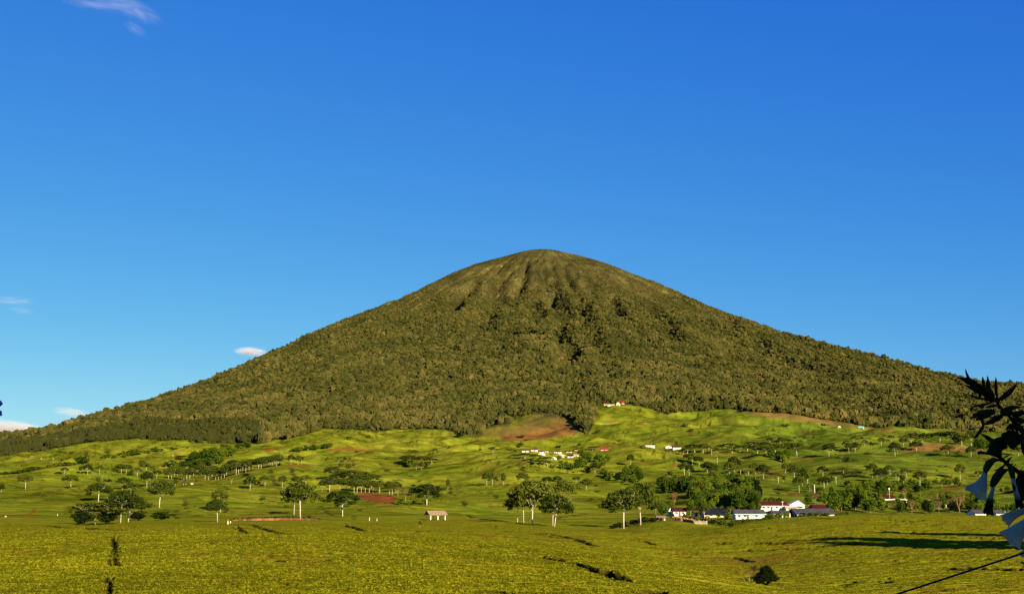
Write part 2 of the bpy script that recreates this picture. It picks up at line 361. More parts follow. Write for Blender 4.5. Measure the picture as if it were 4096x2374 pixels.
# gaps between the tea blocks, traced along the ground: (points, width, depth)
TRENCH = [
 ([(470, 2140), (455, 2165), (462, 2200), (452, 2235), (458, 2262)], .65, .9),
 ([(440, 2300), (446, 2330), (436, 2360), (440, 2374)], .5, .9),
 ([(2140, 2218), (2200, 2228), (2260, 2245), (2330, 2262), (2400, 2280), (2450, 2300), (2500, 2322)], 1.0, 1.1),
 ([(2380, 2272), (2440, 2295)], 1.5, 1.1),
 ([(1900, 2180), (1980, 2195), (2060, 2203)], .5, .6),
 ([(1080, 2238), (1230, 2240)], .5, .5), ([(1280, 2235), (1420, 2242)], .5, .6),
 ([(1950, 2366), (2080, 2374)], 1.0, .9), ([(2590, 2362), (2625, 2374)], .9, .9),
 ([(3870, 2270), (4096, 2278)], 1.3, 1.0), ([(3760, 2272), (3860, 2276)], .9, .9),
 ([(3030, 2262), (3060, 2300), (3010, 2325), (3080, 2330)], 1.6, 1.4),
 ([(0, 2092), (200, 2100), (480, 2118)], 1.6, .9), ([(0, 2130), (300, 2128)], 1.2, .4),
 ([(2850, 2170), (3000, 2172), (3150, 2168)], 1.8, .9), ([(2950, 2122), (3060, 2110)], 1.4, .7),
 ([(3600, 2080), (3640, 2083), (3690, 2078)], 2.5, 1.6), ([(3440, 2075), (3600, 2079)], 1.3, .6),
 ([(3240, 2068), (3320, 2070)], 2.0, 1.0),
 ([(2160, 2130), (2280, 2150), (2370, 2180)], 1.2, .5), ([(2010, 2120), (2350, 2165)], 1.0, .4),
 ([(2930, 2228), (3010, 2245)], 1.0, .8), ([(2570, 2160), (2610, 2175)], 1.0, .8), ([(2605, 2198), (2635, 2202)], 1.3, 1.2),
 ([(3760, 2145), (3800, 2147)], 1.2, .7), ([(3870, 2147), (3910, 2149)], 1.2, .7), ([(3960, 2150), (4000, 2152)], 1.2, .7),
 ([(1000, 2094), (1100, 2125), (1200, 2140)], .9, .5), ([(1370, 2098), (1450, 2120)], 1.0, .7), ([(945, 2105), (980, 2130)], .8, .7),
 ([(540, 2175), (690, 2180)], .5, .5), ([(160, 2208), (380, 2212)], .4, .4), ([(1130, 2335), (1300, 2340)], .4, .4), ([(2210, 2268), (2240, 2270)], .5, .5),
 ([(3380, 2250), (3620, 2240)], .8, .5), ([(2980, 2200), (3250, 2185), (3450, 2172)], .9, .4), ([(3300, 2330), (3600, 2325)], .6, .5), ([(1560, 2120), (1700, 2124)], .9, .5),
]
TRENCH = [(to_world(p), w * (.75 if p[0][0] < 480 and p[0][1] > 2135 else 1.2), d * 1.3) for p, w, d in TRENCH]
MIDLINE = [   # foot paths and drains on the far slopes
 [(700, 2037), (695, 2055), (710, 2073)], [(735, 1990), (742, 2032)], [(890, 1940), (905, 1952)], [(1075, 1872), (1090, 1905), (1106, 1945)],
 [(1275, 2020), (1300, 2040), (1320, 2058)], [(1430, 2030), (1450, 2045)], [(1405, 2060), (1415, 2075)], [(1120, 2005), (1140, 2027)], [(1630, 2022), (1655, 2035)],
 [(1160, 1868), (1170, 1895), (1180, 1900)], [(1525, 1850), (1550, 1880)], [(1385, 1850), (1393, 1870)], [(1850, 2050), (1890, 2070), (1980, 2075)], [(1960, 2022), (2050, 2015)],
 [(1400, 2078), (1600, 2073), (1700, 2076), (1850, 2078), (2060, 2084)], [(390, 1900), (395, 1925)], [(255, 1806), (270, 1832)], [(342, 1795), (348, 1825)], [(420, 1785), (428, 1805)],
 [(2310, 2033), (2400, 2034), (2500, 2035)], [(1955, 1965), (1985, 1990)], [(1790, 1965), (1812, 1977)], [(1845, 2000), (1858, 2018)], [(2070, 1850), (2105, 1885)],
 [(0, 2056), (150, 2058), (280, 2052)], [(3090, 1960), (3115, 1975), (3210, 1965)], [(3380, 1825), (3378, 1845)], [(2370, 1955), (2390, 1966)], [(3970, 1942), (4060, 1944)],
 [(3010, 1957), (3080, 1962)], [(2640, 1835), (2700, 1828)], [(760, 1950), (880, 1953)], [(1180, 2062), (1250, 2066), (1400, 2066)], [(2260, 2062), (2420, 2066)],
 [(120, 1975), (220, 1965), (240, 1955)], [(0, 1928), (90, 1935)], [(1120, 1960), (1300, 1970)], [(1440, 1905), (1700, 1890)], [(1990, 1855), (2060, 1845), (2200, 1860)],
]
MIDLINE = [to_world(p) for p in MIDLINE]
# cultivated patches by where they lie: polygon in the photograph -> colour of soil or crop
RED, BRN, STRAW = (.20, .062, .016), (.19, .085, .022), (.20, .12, .03)
PATCH = [
 ([(1425, 1971), (1500, 1973), (1585, 1983), (1578, 2014), (1520, 2011), (1440, 1993)], RED, 1),
 ([(1990, 1735), (2060, 1722), (2150, 1690), (2260, 1686), (2335, 1712), (2300, 1735), (2150, 1758), (2010, 1762)], BRN, .9),
 ([(1900, 1722), (2040, 1700), (2130, 1655), (2250, 1655), (2290, 1680), (2130, 1725), (2000, 1750), (1900, 1745)], (.12, .085, .018), .75),
 ([(2120, 1650), (2260, 1650), (2290, 1668), (2200, 1668)], (.07, .045, .02), .8),
 ([(2940, 1640), (3010, 1638), (3150, 1652), (3300, 1668), (3440, 1702), (3330, 1700), (3180, 1680), (3000, 1655)], STRAW, .9),
 ([(3600, 1800), (3690, 1772), (3800, 1772), (3900, 1790), (3960, 1808), (3850, 1805), (3750, 1800), (3640, 1806)], (.20, .10, .025), .9),
 ([(3730, 1775), (3830, 1775), (3950, 1800), (3900, 1802), (3800, 1790)], (.19, .14, .025), .7),
 ([(1300, 1795), (1400, 1785), (1500, 1798), (1480, 1806), (1400, 1800), (1320, 1804)], RED, .75),
 ([(1055, 1797), (1095, 1797), (1090, 1805), (1060, 1805)], RED, .8), ([(1120, 1858), (1230, 1856), (1240, 1863), (1130, 1864)], RED, .7),
 ([(115, 2050), (140, 2035), (148, 2043), (120, 2055)], RED, .9), ([(0, 2060), (160, 2060), (160, 2064), (0, 2064)], RED, .9),
 ([(2500, 1848), (2620, 1850), (2640, 1856), (2500, 1858)], RED, .6), ([(2690, 1855), (2720, 1854), (2720, 1860), (2690, 1860)], RED, .8),
 ([(3080, 1888), (3130, 1888), (3130, 1894), (3080, 1894)], RED, .7), ([(2810, 1812), (3000, 1812), (3000, 1818), (2810, 1818)], RED, .5),
 ([(3130, 1975), (3200, 1972), (3200, 1982), (3130, 1984)], BRN, .8), ([(2440, 1783), (2560, 1788), (2560, 1794), (2440, 1790)], BRN, .3),
 ([(3160, 1832), (3260, 1830), (3240, 1842), (3160, 1842)], BRN, .5), ([(3450, 1722), (3570, 1722), (3570, 1729), (3450, 1729)], BRN, .8),
 ([(2410, 1685), (2470, 1684), (2470, 1690), (2410, 1690)], BRN, .7), ([(2500, 1690), (2580, 1688), (2580, 1694), (2500, 1694)], BRN, .7),
 ([(3770, 1945), (3850, 1945), (3850, 1957), (3770, 1957)], RED, .7), ([(860, 2037), (1050, 2045), (1050, 2049), (860, 2042)], RED, .6),
 ([(1940, 1857), (2030, 1853), (2060, 1845), (2160, 1850), (2160, 1855), (2060, 1851), (2020, 1860), (1940, 1863)], BRN, .6),
 ([(1690, 2076), (1850, 2074), (1950, 2078), (1950, 2084), (1800, 2082), (1690, 2083)], RED, .35),
]
EDGE = np.array([(0, 1829), (160, 1806), (325, 1773), (536, 1756), (731, 1762), (790, 1775), (845, 1782), (1040, 1772), (1120, 1758), (1203, 1745), (1260, 1722), (1300, 1714), (1414, 1716), (1500, 1728), (1625, 1714), (1723, 1716), (1800, 1722), (1850, 1745), (1890, 1770), (1918, 1760), (1940, 1715), (2040, 1690), (2110, 1655), (2200, 1648), (2270, 1668), (2310, 1712), (2345, 1740), (2365, 1720), (2385, 1640), (2410, 1612), (2500, 1614), (2570, 1625), (2640, 1645), (2680, 1655), (2720, 1650), (2780, 1642), (2900, 1636), (3100, 1648), (3200, 1660), (3330, 1680), (3460, 1704), (3620, 1712), (3700, 1715), (3760, 1755), (3850, 1778), (3960, 1785), (4096, 1782), (4700, 1790)], float)
SCARS = [(1990, 1182, 4, 4), (2208, 1177, 6, 3), (2222, 1180, 3, 4), (1940, 1125, 8, 2), (2010, 1065, 2, 4), (2190, 1172, 3, 3)]
def paint(x, Y, z):
    px, py = project(x, Y, z)
    n1 = fbm(x / 90, Y / 110, 61, 3); n2 = fbm(x / 300, Y / 320, 65, 3); n3 = fbm(x / 14, Y / 18, 67, 3)
    base = np.empty(x.shape + (3,))
    near = np.array([.180, .178, .006]); mid = np.array([.158, .172, .009]); yel = np.array([.190, .188, .012]); dk = np.array([.085, .120, .006]); br = np.array([.13, .075, .012])
    w = sstep(300, 600, Y)[..., None]
    base[:] = near * (1 - w) + mid * w
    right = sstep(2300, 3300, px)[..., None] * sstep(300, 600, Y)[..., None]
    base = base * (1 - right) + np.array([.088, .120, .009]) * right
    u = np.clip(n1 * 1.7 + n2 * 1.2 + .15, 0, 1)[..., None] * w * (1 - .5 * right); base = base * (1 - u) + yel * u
    u = np.clip(-n1 * 1.6 - n3 * .8 - n2 * .5 - .12, 0, .85)[..., None] * (0.35 + .65 * w); base = base * (1 - u) + dk * u
    u = np.clip(fbm(x / 33, Y / 50, 71, 3) * 2.2 - .62, 0, .7)[..., None]; base = base * (1 - u) + br * u
    # plots of different growth, parted by narrow paths
    cell = pnoise(x / 75 + .5 * n3, Y / 95, 101); cell2 = pnoise(x / 160, Y / 120 + .3 * n3, 103)
    tone = np.round(cell * 3.2) / 3.2 + np.round(cell2 * 3) / 3
    base = base * (1 + (.26 * np.clip(tone, -1, 1) * w[..., 0] * (1 - .2 * right[..., 0])))[..., None]
    edge = np.minimum(np.abs(cell * 3.2 - np.floor(cell * 3.2) - .5), np.abs(cell2 * 3 - np.floor(cell2 * 3) - .5) * 1.4)
    lw = (1 - sstep(.0, .085, edge)) * w[..., 0] * np.clip(.35 + 1.8 * pnoise(x / 60, Y / 60, 105), 0, 1)
    base = base * (1 - .75 * lw)[..., None]
    st = (1 - sstep(0, .075, np.abs(pnoise(x / 60 + .4 * n3, Y / 19, 107)))) * np.clip(1.6 * pnoise(x / 45, Y / 50, 109), 0, 1) * w[..., 0]
    base = base * (1 - .6 * st)[..., None]
    fine = fbm(x / 26 + .3 * n3, Y / 7, 123, 3)
    base = base * (1 + w[..., 0] * np.clip(1.2 * fine, -.38, .3))[..., None]
    s2 = (1 - sstep(0, .09, np.abs(pnoise(x / 34 + .4 * n3, Y / 10, 125)))) * np.clip(.1 + 2 * pnoise(x / 30, Y / 36, 127), 0, 1) * w[..., 0]
    base = base * (1 - .5 * s2)[..., None]
    jx = px + 9 * pnoise(x / 12, Y / 12, 73) ; jy = py + 2.2 * pnoise(x / 15, Y / 15, 75)
    for poly, c, a in PATCH:
        p = np.array(poly); bb = (px > p[:, 0].min() - 12) & (px < p[:, 0].max() + 12) & (py > p[:, 1].min() - 4) & (py < p[:, 1].max() + 4)
        if not bb.any(): continue
        k = bb.copy(); k[bb] = inpoly(jx[bb], jy[bb], poly)
        base[k] = base[k] * (1 - a) + np.array(c) * a * (1 + .35 * n3[k])[:, None]
    # the forest floor above the plantation's upper edge
    f = sstep(-3, 3, np.interp(px, EDGE[:, 0], EDGE[:, 1]) + 6 * pnoise(x / 40, Y / 40, 77) - py) * sstep(2000, 2300, Y)
    hi = sstep(500, 1100, z)[..., None]
    fc = np.array([.030, .036, .008]) * (1 - hi) + np.array([.078, .064, .018]) * hi
    fc = fc * (1 + .9 * np.clip(fbm(x / 160, Y / 160, 79, 3), -.6, 1))[..., None]
    an_ = np.arctan2(x - XS, DM - Y); rr_ = np.hypot(x - XS, DM - Y)
    fc = fc * (1 + hi[..., 0] * np.clip(.6 * pnoise(an_ * 24 + .5 * n1, np.log(rr_ / 300 + 1) * 2.2, 133), -.4, .55))[..., None]
    for cx_, cy_, wx_, wy_ in SCARS:
        k = (np.abs(jx - cx_) < wx_) & (np.abs(jy - cy_) < wy_) & (Y > 4500); fc[k] = (.24, .17, .095)
    return base * (1 - f[..., None]) + fc * f[..., None], f
def carve(x, Y, z, col):
    for poly, w, d in TRENCH:
        p = np.array(poly); q = (x > p[:, 0].min() - 3) & (x < p[:, 0].max() + 3) & (Y > p[:, 1].min() - 4) & (Y < p[:, 1].max() + 4)
        if not q.any(): continue
        xx = x[q] + .35 * pnoise(x[q] / 1.1, Y[q] / 1.1, 81); yy = Y[q] + .5 * pnoise(x[q] / 1.6, Y[q] / 1.6, 83)
        u = (1 - sstep(w * .35, w * .75, seg_dist(xx, yy, poly))) * np.clip(.9 + pnoise(x[q] / 4, Y[q] / 4, 85) * 1.1, .3, 1)
        z[q] -= d * u
        uc = (1 - sstep(w * .6, w * 1.15, seg_dist(xx, yy, poly))) * (u > 0).max() * np.clip(.9 + pnoise(x[q] / 4, Y[q] / 4, 85) * 1.1, .3, 1)
        col[q] = col[q] * (1 - uc[:, None]) + np.array([.014, .012, .004]) * uc[:, None]
    for poly in MIDLINE:
        p = np.array(poly); q = (x > p[:, 0].min() - 12) & (x < p[:, 0].max() + 12) & (Y > p[:, 1].min() - 12) & (Y < p[:, 1].max() + 12)
        if not q.any(): continue
        s = Y[q] / 700
        u = (1 - sstep(.8 * s, 1.9 * s, seg_dist(x[q] + 1.5 * pnoise(x[q] / 9, Y[q] / 9, 87), Y[q], poly))) * np.clip(.7 + pnoise(x[q] / 22, Y[q] / 22, 88), 0, 1)
        z[q] -= .8 * s * u
        col[q] = col[q] * (1 - .8 * u[:, None]) + np.array([.02, .022, .005]) * .8 * u[:, None]
    return z, col

TC = np.concatenate([[-1.5, -1.2, -.95, -.75, -.62, -.54, -.5, -.48], np.linspace(-.465, .465, 880), [.48, .5, .54, .62, .75, .95, 1.2, 1.5]])
YR = np.concatenate([[12, 18, 26, 34, 42, 48], np.geomspace(52, 420, 430), np.geomspace(422.5, 2750, 330)])
Tg, Yg = np.meshgrid(TC, YR); Xg = Tg * Yg
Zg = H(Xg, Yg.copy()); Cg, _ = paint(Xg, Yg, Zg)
# tea rows: plucking rows that follow the contour, plainest on the right-hand slope
pxg, _py = project(Xg, Yg, Zg)
rowc = Yg * .98 - Xg * .12 + 3.2 * fbm(Xg / 60, Yg / 70, 91, 2)
wr = sstep(2350, 2900, pxg) * 1.5 + .25
wr = wr * sstep(50, 62, Yg) * (1 - sstep(330, 420, Yg)) * np.clip(.85 + .8 * fbm(Xg / 16, Yg / 16, 93, 2), .3, 1.2)
per = 1.9 + .011 * np.clip(Yg - 100, 0, 300)
ph = np.abs(((rowc / 2.1) % 1) - .5) * 2; phr = np.abs(((rowc / 3.7) % 1) - .5) * 2; ph = np.where(pxg > 2350 + 500 * pnoise(Xg / 20, Yg / 20, 129), phr, ph)
gap = sstep(.62, .95, ph)
far = 1 - sstep(120, 190, Yg)
Zg = Zg - .36 * wr * gap * (.35 + .65 * far)
ph2 = np.abs(((rowc / 7.3 + .3 * pnoise(Xg / 30, Yg / 9, 95)) % 1) - .5) * 2
gap2 = sstep(.86, 1, ph2) * np.clip(.5 + 1.5 * pnoise(Xg / 19, Yg / 12, 96), 0, 1)
Zg = Zg - .45 * gap2 * sstep(60, 90, Yg) * (1 - sstep(330, 420, Yg))
Cg *= (1 - .52 * np.clip(wr * gap * far, 0, 1.6))[..., None] * (1 - .45 * gap2 * (1 - sstep(330, 420, Yg)))[..., None]
ln = 1 - sstep(0, .10, np.abs(pnoise(Xg / 26 + .3 * fbm(Xg / 5, Yg / 5, 111, 2), rowc / 2.6, 113)))
ln = ln * np.clip(.15 + 2.2 * pnoise(Xg / 17, Yg / 13, 115), 0, 1) * sstep(52, 60, Yg) * (1 - sstep(380, 450, Yg))
ln2 = (1 - sstep(0, .07, np.abs(pnoise(Xg / 60 + .3 * fbm(Xg / 9, Yg / 9, 117, 2), rowc / 9, 119)))) * np.clip(.3 + 2 * pnoise(Xg / 40, Yg / 33, 121), 0, 1) * sstep(90, 130, Yg) * (1 - sstep(380, 430, Yg))
Zg = Zg - .38 * ln - .5 * ln2
Cg *= (1 - .62 * ln)[..., None] * (1 - .68 * ln2)[..., None]
u = sstep(.2, .75, fbm(Xg / 13, Yg / 4.5, 97, 3) * 1.7 + .28)[..., None] * (1 - sstep(300, 450, Yg))[..., None]
U97 = u[..., 0]
Cg = Cg * (1 - u * .45) + np.array([.135, .062, .006]) * u * .5
Zg = Zg + (.07 * fbm(Xg / .9, Yg / .9, 98, 2)) * (1 - sstep(200, 400, Yg)) * sstep(40, 60, Yg)
Zg, Cg = carve(Xg, Yg, Zg, Cg)
M_GROUND = groundmat('tea_ground', [(1.3, 1.3, 1.3, 0, 1, (.72, .74, .8)), (.22, .22, .22, 0, 1, (.80, .82, .9)), (.05, .12, .05, 0, 1, (.86, .86, .9))], .7, 1.4)
link('ground', grid_mesh('ground', Xg, Yg, Zg, M_GROUND, Cg), kind='structure')

# ------------------------------------------------------------------ the volcano
TM = np.concatenate([[-1.5, -1.1, -.85, -.68, -.58, -.52, -.49], np.linspace(-.475, .475, 640), [.49, .52, .58, .68, .85, 1.1, 1.5]])
YM = np.concatenate([np.linspace(2735, 7100, 470), np.linspace(7120, 9400, 40)])
Tm, Ym = np.meshgrid(TM, YM); Xm = Tm * Ym
def HM(x, Y):
    z = H(x, Y)
    r = np.hypot(x - XS, DM - Y)
    return z - np.where(Y > DM + 200, sstep(DM + 200, DM + 2300, Y) * z * .9, 0)
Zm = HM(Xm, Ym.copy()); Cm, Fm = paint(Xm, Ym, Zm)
M_MTN = groundmat('mountain_slope', [(.03, .03, .03, 0, 1, (.6, .66, .6)), (.009, .009, .009, 0, 1, (.75, .8, .8))], .9, .09)
M_MTN.node_tree.nodes['Bump'].inputs['Distance'].default_value = 8
link('mountain', grid_mesh('mountain', Xm, Ym, Zm, M_MTN, Cm), kind='structure')

# wider country round about, below and beyond the detailed sheets
xs = np.linspace(-12000, 12000, 121); ys = np.linspace(-4000, 12000, 101)
Xw, Yw = np.meshgrid(xs, ys)
Zw = np.where(Yw > 12, H(Xw, np.minimum(Yw, 9000.)), -2.3) * np.where(Yw > 7200, np.clip(1 - (Yw - 7200) / 2300, 0, 1), 1)
Zw = np.where((np.abs(Xw) < 1.35 * Yw + 200) & (Yw > -200) & (Yw < 9300), Zw - 90 - .03 * np.abs(Yw), Zw - 3)
Cw = np.empty(Xw.shape + (3,)); Cw[:] = (.08, .10, .012)
link('outlying_land', grid_mesh('outlying_land', Xw, Yw, Zw, M_GROUND, Cw), kind='structure')
# the knoll the photographer stands on
xk = np.linspace(-170, 170, 41); yk = np.concatenate([np.linspace(-150, 12, 20), np.linspace(18, 60, 8)])
Xk, Yk = np.meshgrid(xk, yk); rk = np.hypot(Xk, np.minimum(Yk, 0))
Zk = np.where(Yk <= 12, -2.32, 0) + np.where(Yk > 12, H(np.clip(Xk, -1.4 * Yk, 1.4 * Yk), Yk) - .06 - 3 * (np.abs(Xk) < 1.42 * Yk), 0) - .02 * np.maximum(rk - 60, 0)
Ck = np.empty(Xk.shape + (3,)); Ck[:] = (.07, .09, .02)
link('lawn', grid_mesh('lawn', Xk, Yk, Zk, M_GROUND, Ck), kind='structure')
# ------------------------------------------------------------------ scattered growth nobody could count
def quad_cloud(mb, c, n, rad, size, mi=0, flat=1.0, rs=None, up=0.0):
    """n leaf-sized faces spread through an ellipsoid"""
    rs = rs or rng
    for _ in range(n):
        d = rs.normal(size=3); d /= np.linalg.norm(d) + 1e-9
        r = rs.random() ** .4
        p = np.array(c) + d * r * np.array(rad)
        nv = rs.normal(size=3); nv[2] += up; nv /= np.linalg.norm(nv) + 1e-9
        a = np.cross(nv, rs.normal(size=3)); a /= np.linalg.norm(a) + 1e-9; b = np.cross(nv, a)
        s = size * (.6 + .8 * rs.random())
        a = a * s * .5; b = b * s * .5 * .7
        mb.add([p - a - b * .4, p + a * .2 - b, p + a + b * .3, p - a * .1 + b], [(0, 1, 2, 3)], mi)
def lump_mesh(name, seed, m, sub=2, flat=.75, rough=.5):
    """a tree crown seen from kilometres away: a broken, lobed mass"""
    import bmesh
    bm = bmesh.new(); bmesh.ops.create_icosphere(bm, subdivisions=sub, radius=1)
    r = np.random.default_rng(seed)
    lobes = r.normal(size=(9, 3)); lobes /= np.linalg.norm(lobes, axis=1)[:, None]
    for v in bm.verts:
        p = np.array(v.co); p /= np.linalg.norm(p)
        q_ = p * 2.6 + seed; nz = float(pnoise(q_[0], q_[1] + q_[2] * .7, seed)) + .6 * float(pnoise(q_[0] * 2.3 + 5, q_[2] * 2.3 + q_[1], seed + 1))
        k = 1 + .28 * nz + rough * (np.max(lobes @ p) ** 6 - .45) + rough * .6 * (r.random() - .5)
        v.co = Vector(p * k * np.array([1, 1, flat]))
    me = bpy.data.meshes.new(name); bm.to_mesh(me); bm.free(); me.materials.append(m); return me
def scatter(name, P, scale, tint, meshes, zs=None, **props):
    """instances of the meshes on points (geometry nodes)"""
    me = bpy.data.meshes.new(name); me.vertices.add(len(P)); me.vertices.foreach_set('co', np.asarray(P, np.float32).ravel())
    for nm, arr, ty in (('scl', scale, 'FLOAT_VECTOR'), ('tint', tint, 'FLOAT'), ('rz', rng.random(len(P)) * 6.28, 'FLOAT'), ('pick', rng.integers(0, len(meshes), len(P)), 'INT')):
        a = me.attributes.new(nm, ty, 'POINT')
        a.data.foreach_set('vector' if ty == 'FLOAT_VECTOR' else 'value', np.asarray(arr, np.int32 if ty == 'INT' else np.float32).ravel())
    o = link(name, me, **props)
    g = bpy.data.node_groups.new(name, 'GeometryNodeTree')
    g.interface.new_socket('Geometry', in_out='INPUT', socket_type='NodeSocketGeometry')
    g.interface.new_socket('Geometry', in_out='OUTPUT', socket_type='NodeSocketGeometry')
    N = g.nodes; gi = N.new('NodeGroupInput'); go = N.new('NodeGroupOutput')
    iop = N.new('GeometryNodeInstanceOnPoints')
    col = bpy.data.collections.new(name + '_kinds')
    for k, m in enumerate(meshes):
        col.objects.link(bpy.data.objects.new('%s_kind%d' % (name, k), m))
    ci = N.new('GeometryNodeCollectionInfo'); ci.inputs['Collection'].default_value = col
    ci.inputs['Separate Children'].default_value = True; ci.inputs['Reset Children'].default_value = True
    iop.inputs['Pick Instance'].default_value = True
    def attr(nm, ty):
        a = N.new('GeometryNodeInputNamedAttribute'); a.data_type = ty; a.inputs['Name'].default_value = nm
        return a.outputs['Attribute']
    cx = N.new('ShaderNodeCombineXYZ')
    g.links.new(attr('rz', 'FLOAT'), cx.inputs[2])
    g.links.new(gi.outputs[0], iop.inputs['Points']); g.links.new(ci.outputs[0], iop.inputs['Instance'])
    g.links.new(attr('pick', 'INT'), iop.inputs['Instance Index']); g.links.new(attr('scl', 'FLOAT_VECTOR'), iop.inputs['Scale'])
    g.links.new(cx.outputs[0], iop.inputs['Rotation']); g.links.new(iop.outputs[0], go.inputs[0])
    md = o.modifiers.new('scatter', 'NODES'); md.node_group = g
    return o

# the rain forest on the volcano
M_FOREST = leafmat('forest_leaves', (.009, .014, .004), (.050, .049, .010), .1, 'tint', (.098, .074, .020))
lumps = [lump_mesh('forest_crown%d' % i, 100 + i, M_FOREST, 3, f) for i, f in enumerate((.8, .95, .7, 1.05, .85, .75))]
def forest_points(n, y0, y1):
    Y = np.sqrt(rng.random(n) * (y1**2 - y0**2) + y0**2); t = rng.uniform(-.475, .475, n)
    return t * Y, Y
pts = []; 
# density: about one crown for every sp x sp metres of ground
def dens(y0, y1, gm): return int(.95 * (y1**2 - y0**2) / 2 / gm**2)
for (y0, y1, spc, s) in ((2150, 3300, 6.4, 4.3), (3300, 4300, 7.4, 4.8), (4300, 5600, 7.6, 4.5), (5600, 7150, 8.4, 4.4)):
    x, Y = forest_points(dens(y0, y1, spc), y0, y1); z = H(x, Y.copy())
    px, py = project(x, Y, z)
    ed = np.interp(px, EDGE[:, 0], EDGE[:, 1]) + 6 * pnoise(x / 40, Y / 40, 77)
    k = (py < ed) & ((Y > 2500) | (py < ed - 2))
    gap = fbm(x / 110, Y / 150, 141, 2)
    k &= rng.random(len(x)) < np.clip(1.15 - 1.1 * np.clip(gap - .28, 0, 1) * 3, .25, 1)
    hi = sstep(780, 1330, z)
    k &= rng.random(len(x)) < 1 - .35 * hi
    for cx_, cy_, wx_, wy_ in SCARS: k &= ~((np.abs(px - cx_) < wx_ + 3) & (py > cy_ - wy_ - 3) & (py < cy_ + wy_ + 12) & (Y > 4500))
    x, Y, z, hi = x[k], Y[k], z[k], hi[k]
    sz = s * (.5 + .8 * rng.random(len(x)) ** 1.8 + .9 * (rng.random(len(x)) < .05) * (hi < .05)) * (1 - .5 * hi) * np.clip(1 + .5 * fbm(x / 200, Y / 200, 143, 2), .6, 1.4)
    low = sstep(3300, 2700, Y)
    h = sz * (.75 + .45 * rng.random(len(x)) + .25 * low) * (1 - .45 * hi)
    tint = np.clip(.34 + .25 * hi * pnoise(np.arctan2(x - XS, DM - Y) * 24, np.log(np.hypot(x - XS, DM - Y) / 300 + 1) * 2.2, 133) + .23 * rng.normal(size=len(x)) * (1 - .5 * hi) + .65 * fbm(x / 230, Y / 230, 145, 3) + .22 * hi - .55 * ((px[k] < 1050) & (py[k] > np.interp(px[k], [0, 250, 540, 980, 1050], [1770, 1738, 1690, 1672, 1720]))), 0, 1)  # darker tint at lower left puts the spur's shade into the crown colour
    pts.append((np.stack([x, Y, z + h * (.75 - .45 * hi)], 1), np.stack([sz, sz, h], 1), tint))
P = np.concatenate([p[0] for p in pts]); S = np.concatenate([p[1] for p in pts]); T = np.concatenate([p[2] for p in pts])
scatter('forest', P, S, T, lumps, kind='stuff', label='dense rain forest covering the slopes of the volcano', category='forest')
print('forest crowns', len(P))
# taller trees that stand out along the forest's lower edge and skyline are part of the same wood

# tea: leafy shoots standing over the plucking table
M_TEA = leafmat('tea_leaves', (.028, .028, .003), (.116, .122, .004), .25, 'tint', (.30, .265, .010))
def tuft(name, seed, n, h, w):
    mb = MB(); r = np.random.default_rng(seed)
    for i in range(n):
        a = r.random() * 6.28; o = r.random() * w * .6; b = np.array([math.cos(a) * o, math.sin(a) * o, -.15 * h])
        d = np.array([math.cos(a) * w * (.3 + r.random() * .7), math.sin(a) * w * (.3 + r.random() * .7), h * (.5 + r.random() * .6)])
        s = np.array([-math.sin(a), math.cos(a), 0]) * w * .28
        mb.add([b, b + d * .5 + s, b + d, b + d * .5 - s], [(0, 1, 2, 3)])
    return mb.mesh(name, M_TEA)
tufts = [tuft('tea_tuft%d' % i, 300 + i, 9, 1.0, .9) for i in range(5)]
def tea_points(n, y0, y1):
    u = rng.random(n); Y = 1 / (1 / y0 + u * (1 / y1 - 1 / y0)); t = rng.uniform(-.45, .45, n); x = t * Y
    return x, Y
gx = lambda A, x, Y: A   # (kept simple: the sheet's own height function is sampled below)
def sheet_z(x, Y):
    """height of the built ground sheet (with its rows and gaps) at a point"""
    j = np.clip(np.searchsorted(YR, Y) - 1, 0, len(YR) - 2); i = np.clip(np.searchsorted(TC, x / Y) - 1, 0, len(TC) - 2)
    return np.minimum.reduce([Zg[j, i], Zg[j + 1, i], Zg[j, i + 1], Zg[j + 1, i + 1]]) * .5 + .5 * (Zg[j, i] + Zg[j + 1, i + 1]) / 2, Cg[j, i]
x, Y = tea_points(300000, 54, 330); z, c = sheet_z(x, Y)
keep = (c[:, 0] > .034) & (rng.random(len(x)) < (1 - .85 * sstep(130, 300, Y)) * np.clip(.75 + 1.3 * fbm(x / 6, Y / 7, 155, 3), .15, 1)); x, Y, z, c = x[keep], Y[keep], z[keep], c[keep]
s = (.064 + .0006 * Y) * (.6 + .8 * rng.random(len(x)))
rt = sstep(2500, 3100, project(x, Y, z)[0]); s = s * (1 - .35 * rt)
tint = np.clip(.36 + .27 * rng.normal(size=len(x)) + .35 * fbm(x / 2.2, Y / 3, 151, 2) + .3 * fbm(x / 20, Y / 20, 153, 2), 0, 1)
scatter('tea_leaves', np.stack([x, Y, z], 1), np.stack([s, s, s * .85], 1), tint, tufts, kind='stuff', label='yellow green leafy shoots of the clipped tea bushes in the foreground', category='tea')
